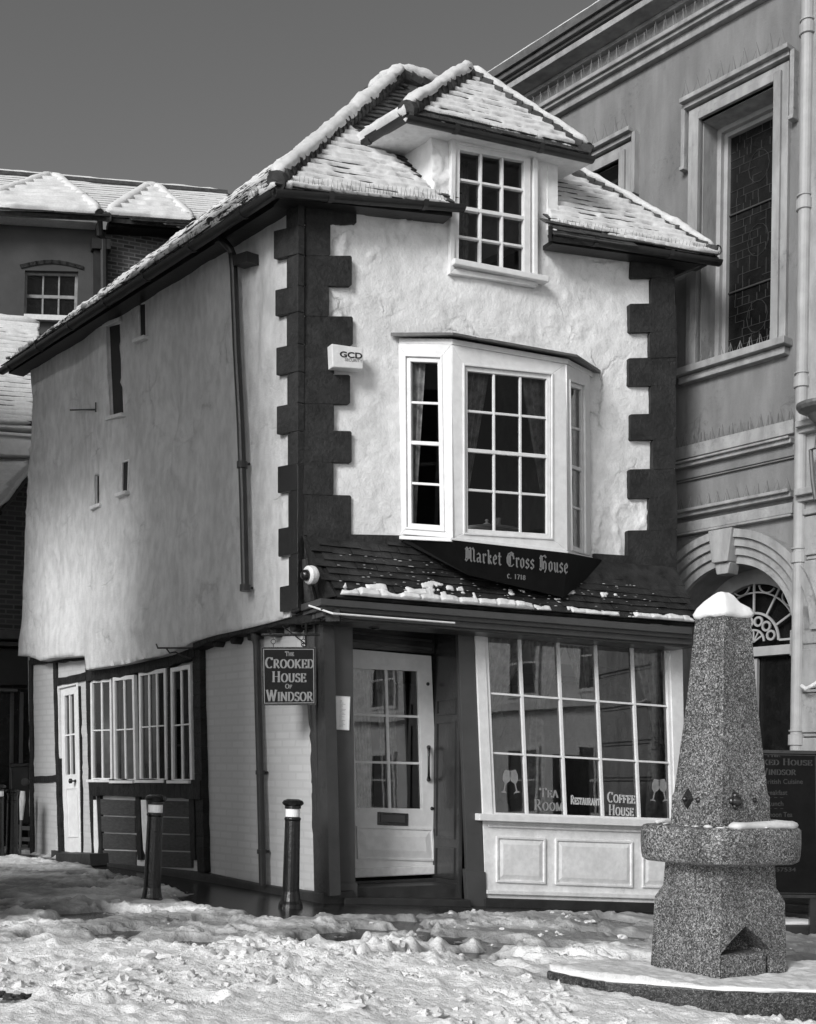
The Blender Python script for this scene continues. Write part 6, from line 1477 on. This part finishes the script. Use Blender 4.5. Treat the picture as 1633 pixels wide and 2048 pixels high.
snow_sheet(KRf, kr_poly([(-260, 402), (200, 431), (470, 450), (455, 392), (-260, 328)]), .06, big_course(31, base=.040, bare=.24, st=.012), .02, 'roof_snow', rk)
mb = MB(); snow_roll(mb, [KRf.X(-260, 326), KRf.X(455, 389)], .10, 3, .6, .2, .25, 8, .05); mb.build('ridge_snow', M['snow'], rk, smooth=True)
MB().tube([KRf.X(-260, 329), KRf.X(455, 391)], .12, 8).build('ridge_tiles', M['tile'], rk)
# two half-hipped gablets leaning out of the roof
for (ul, vl), (um, vm), (ur, vr_) in (((-75, 420), (106, 356), (200, 428)), ((214, 434), (306, 374), (388, 446))):
    L0, R0_ = K.X(ul, vl, .45), K.X(ur, vr_, .45); T0 = at_y(um, vm, 24.7); GF = frame3(L0, R0_, T0)
    mb = MB(); slab(mb, [L0, R0_, T0], .06); bk_ = Vector((-.367, .93, 0))*3.0; slab(mb, [L0, T0, T0+bk_], .06); slab(mb, [T0, R0_, T0+bk_], .06)
    gb = mb.build('gablet', M['tile'], BB)
    snow_sheet(GF, [(GF.L(p)[0], GF.L(p)[2]) for p in (L0, R0_, T0)], .07, big_course(int(um), base=.11, bare=.05), .02, 'gablet_snow', gb)
    mb = MB(); mb.tube([L0, T0, R0_], .10, 8); mb.build('verge_tiles', M['tile'], gb)
    mb = MB(); snow_roll(mb, [L0, T0], .13, 3, .7, .15, .25, 8, .09); snow_roll(mb, [T0, R0_], .13, 5, .7, .15, .25, 8, .09); snow_roll(mb, [T0, T0+bk_*.6], .12, 7, .7, .15, .2, 8, .07); mb.build('verge_snow', M['snow'], gb, smooth=True)
# lower house: tiled roof, white fascia, snowy lean-to, shopfront
K2 = backframe(18.2, 30)
LH = empty('low_shop', K2.P(0, 0, -1.2), 'low shop with snow striped roof and white fascia at the left edge', 'shop')
l0, l1 = K2.X(-90, 836, .3), K2.X(78, 848, .3); lt = at_y(30, 648, 20.6); LR = frame3(l0, l1, lt); pl = [LR.q(u, v) for u, v in ((-90, 836), (78, 848), (78, 650), (-90, 636))]
mb = MB(); slab(mb, [LR.P(a, 0, w_) for a, w_ in pl], .06); rk = mb.build('roof', M['tile'], LH)
def stripe(X, Y):
    c = .165; ph = (Y/c) % 1.0; return .075*np.sin(np.clip(ph*1.25, 0, 1)*np.pi)**.6-.03+.03*(fbm(X*5, Y*5, 3, 3)-.5)+.02*(fbm(X*2, Y*1, 13, 3)-.5)
tl = MB(); roof_tiles(tl, LR, pl, course=.165, tw=.3, th=.02, seed=3); tl.build('roof_tiles', M['tile'], rk)
snow_sheet(LR, pl, .035, stripe, .03, 'roof_snow', rk)
mb = MB(); snow_roll(mb, [LR.X(-90, 636), LR.X(80, 650)], .13, 3, .7, .1, .25, 10, .03); snow_roll(mb, [K2.X(-90, 838, .32), K2.X(62, 846, .32)], .075, 9, .7, .1, .2, 10, 0.0); mb.build('ridge_snow', M['snow'], rk, smooth=True)
def k2(name, pts, n0, n1, m, par=None): return MB().prism(K2, K2.Q(pts, n1), n0, n1).build(name, M[m], par or LH, bevel=.01)
k2('gutter', [(-90, 842), (67, 852), (67, 858), (-90, 849)], .1, .35, 'white_old')
k2('frieze', [(-90, 848), (62, 858), (62, 868), (-90, 858)], -.05, .05, 'lead')
k2('fascia_board', [(-90, 858), (70, 870), (70, 912), (-90, 903)], -.05, .32, 'white'); k2('fascia_cap', [(-90, 856), (71, 868), (71, 874), (-90, 862)], .1, .36, 'white')
k2('wall', [(-90, 905), (72, 912), (70, 1760), (-90, 1760)], -.6, -.1, 'brick'); add_uv(LH.children[-1], K2)
# lean-to roof sheet and its verge
q0_, q1_, q2_, q3_ = K2.X(-60, 905, 0), K2.X(68, 921, 0), at_y(0, 1005, 16.6), at_y(-120, 1000, 16.6)
mb = MB(); slab(mb, [q3_, q2_, q1_, q0_], .12); lo_ = mb.build('lean_to_roof', M['lead'], LH)
LF = frame3(q3_, q2_, q1_); LF = LF if LF.n.z > 0 else Frame(q2_, q3_-q2_, q1_-q2_)
snow_sheet(LF, [(LF.L(p)[0], LF.L(p)[2]) for p in (q3_, q2_, q1_, q0_)], .05, lambda X, Y: .09+.02*(fbm(X*4, Y*4, 3, 3)-.5)-.012*((Y/.25) % 1), .0, 'lean_to_snow', lo_)
mb = MB(); snow_roll(mb, [q2_-Vector((0, 0, .02)), q1_], .05, 4, .8, .08, .3, 8, -.02); mb.build('verge_snow', M['snow'], lo_, smooth=True)
mb = MB(); mb.tube([q2_-Vector((0, 0, .14)), q1_-Vector((0, 0, .12))], .04); mb.build('verge_board', M['timber'], lo_)
k2('shop_cornice', [(-90, 1256), (46, 1262), (46, 1278), (-90, 1276)], -.1, .40, 'lead'); k2('shop_cornice', [(-90, 1278), (40, 1284), (40, 1292), (-90, 1290)], -.1, .25, 'lead')
k2('shop_fascia', [(-90, 1292), (58, 1300), (58, 1370), (-90, 1372)], -.1, .10, 'render_dark')
k2('shop_cornice', [(-90, 1372), (36, 1378), (36, 1384), (-90, 1380)], -.1, .18, 'stucco')
for u, lean in ((25, -3), (44, -4)): k2('mullion', [(u-4, 1384), (u+4, 1384), (u+4+lean, 1735), (u-4+lean, 1735)], -.1, .06, 'stucco')
MB().prism(K2, K2.Q([(-90, 1384), (60, 1384), (60, 1740), (-90, 1740)], 0), -.1, .0).build('shop_glass', M['glass_dark'], LH)
# dark bin and grey slats of unknown purpose in front of the low shop
by = 16.0; bp = at_y(43, 1722, by); BFm = Frame(bp, Vector((1, .25, 0)))
e = empty('litter_bin', bp, 'black square litter bin by the far corner of the alley', 'litter bin')
bq = BFm.Q([(22, 1532), (60, 1531), (61, 1648), (24, 1650)]); MB().prism(BFm, bq, -.4, 0).build('body', M['shop_dark'], e, bevel=.02)
MB().prism(BFm, BFm.Q([(20, 1527), (62, 1526), (62, 1534), (20, 1535)]), -.43, .03).build('lid', M['black'], e, bevel=.01); MB().lathe(BFm.X(51, 1564, .0), [(.055, -.01), (.055, .01), (.04, .014)], 16, BFm.n).build('badge', M['lead'], e)
mb = MB(); 
for u in (26, 58): mb.prism(BFm, BFm.Q([(u-2, 1648), (u+2, 1648), (u+2, 1726), (u-2, 1726)]), -.4, -.02)
mb.build('legs', M['shop_dark'], e)
by = 15.7; bp = at_y(50, 1715, by); BFm = Frame(bp, Vector((1, .1, 0))); e = empty('grey_slats', bp, 'grey slats on legs beside the dark timber corner post', 'bench')
for v in (1652, 1674, 1695): MB().prism(BFm, BFm.Q([(38, v), (66, v+1), (66, v+9), (38, v+8)]), -.03, 0).build('slat', M['lead'], e)
mb = MB(); 
for u in (40, 64): mb.prism(BFm, BFm.Q([(u-1.5, 1650), (u+1.5, 1650), (u+1.5, 1722), (u-1.5, 1722)]), -.08, -.031)
mb.build('legs', M['shop_dark'], e)
py = 15.3; pp_ = at_y(45, 1640, py); e = empty('parasol', at_y(40, 1728, py), 'thin closed parasol pole leaning beside the distant bollards', 'parasol')
mb = MB(); mb.tube([at_y(40, 1728, py), at_y(42, 1650, py), at_y(46, 1590, py)], .016, 8); mb.build('pole', M['lead'], e); mb = MB(); mb.tube([at_y(43, 1640, py), at_y(45, 1600, py), at_y(46, 1582, py)], [.02, .04, .03], 8); mb.build('tip', M['white_old'], e)

for o in bpy.data.objects:
    if o.name.startswith('bird_spikes'): o['kind'] = 'stuff'
# ================================================================== TOWN ROUND THE CAMERA (seen in the panes, shades the alley)
def town_house(name, Fr, a0, a1, z1, depth, label, cols, rows, snow=True, z0=-2.0, ov=.3):
    e = empty(name, Fr.P(a0, 0, z0), label, 'house'); mb = MB(); mb.box(Fr, a0, a1, -depth, 0, z0, z1); mb.build('walls', M['hidden_wall'], e)
    wd = (a1-a0)/cols; fl = (z1-z0-1.2)/rows
    for c in range(cols):
        for r_ in range(rows):
            x0 = a0+wd*(c+.3); x1 = a0+wd*(c+.7); y0_ = z0+1.4+fl*r_; y1_ = y0_+fl*.52
            f = MB(); f.box(Fr, x0-.08, x1+.08, 0, .05, y0_-.08, y0_); f.box(Fr, x0-.08, x1+.08, 0, .05, y1_, y1_+.08); f.box(Fr, x0-.08, x0, 0, .05, y0_, y1_); f.box(Fr, x1, x1+.08, 0, .05, y0_, y1_); f.box(Fr, (x0+x1)/2-.02, (x0+x1)/2+.02, .012, .04, y0_, y1_); f.box(Fr, x0, x1, .012, .038, (y0_+y1_)/2-.02, (y0_+y1_)/2+.02)
            f = f.build('window', M['white'], e); MB().box(Fr, x0, x1, 0, .012, y0_, y1_).build('pane', M['glass_dark'], f)
    MB().box(Fr, a0-ov*.3, a1+ov*.3, -.1, ov, z1, z1+.18).build('cornice', M['hidden_wall'], e)
    MB().box(Fr, a0, a1, 0, min(.22, ov+.02), z0+1.0+fl, z0+1.12+fl).build('ledge', M['hidden_wall'], e)
    if snow: MB().box(Fr, a0, a1, .0, min(.20, ov), z0+1.124+fl, z0+1.20+fl).build('ledge_snow', M['snow'], e)
    mb = MB(); mb.hexa([Fr.P(a0, ov, z1+.18), Fr.P(a1, ov, z1+.18), Fr.P(a1, -depth/2, z1+2.0), Fr.P(a0, -depth/2, z1+2.0)], [Fr.P(a0, ov, z1+.3), Fr.P(a1, ov, z1+.3), Fr.P(a1, -depth/2, z1+2.12), Fr.P(a0, -depth/2, z1+2.12)]); rr_ = mb.build('roof', M['slate'], e)
    MB().hexa([Fr.P(a0, ov-.02, z1+.31), Fr.P(a1, ov-.02, z1+.31), Fr.P(a1, -depth/4, z1+1.12), Fr.P(a0, -depth/4, z1+1.12)], [Fr.P(a0, ov-.02, z1+.36), Fr.P(a1, ov-.02, z1+.36), Fr.P(a1, -depth/4, z1+1.17), Fr.P(a0, -depth/4, z1+1.17)]).build('roof_snow', M['snow'], rr_)
    return e
# street side opposite the shop window (to the right of the camera)
OF = Frame(Vector((15.5, 3.0, EYE)), Vector((-.30, .954, 0)) * -1)
if OF.n.x > 0: OF = Frame(Vector((15.5, 3.0, EYE)), Vector((-.30, .954, 0)))
town_house('street_house', OF, -9, 9, 4.6, 6, 'long pale house across the street mirrored in the shop window', 8, 2)
# unseen alley houses, placed to shade the side wall and leave a sun gap
AF = Frame(Vector((C0.x, C0.y, EYE))+nS2*3.1, Ldir)
if AF.n.dot(nS2) > 0: AF = Frame(Vector((C0.x, C0.y, EYE))+nS2*3.1, -Ldir)
sg = 1 if AF.a.dot(Ldir) > 0 else -1
def arng(s0, s1): return sorted((sg*s0, sg*s1))
a0, a1 = arng(-.5, 2.0); ah = town_house('alley_house', AF, a0, a1, 6.4, 1.8, 'tall pale house opposite the casements on the alley, outside the picture', 2, 2, ov=.04)
b0_, b1_ = arng(2.0, 5.0); MB().box(AF, b0_, b1_, -.5, 0, 4.75, 6.9).build('gap_shade_block', M['hidden_wall'], ah)  # unseen block added over the gap to shade the upper side wall
a0, a1 = arng(5.0, 9); town_house('alley_house', AF, a0, a1, 6.0, 1.8, 'pale house farther up the alley beyond the gap, outside the picture', 3, 2)
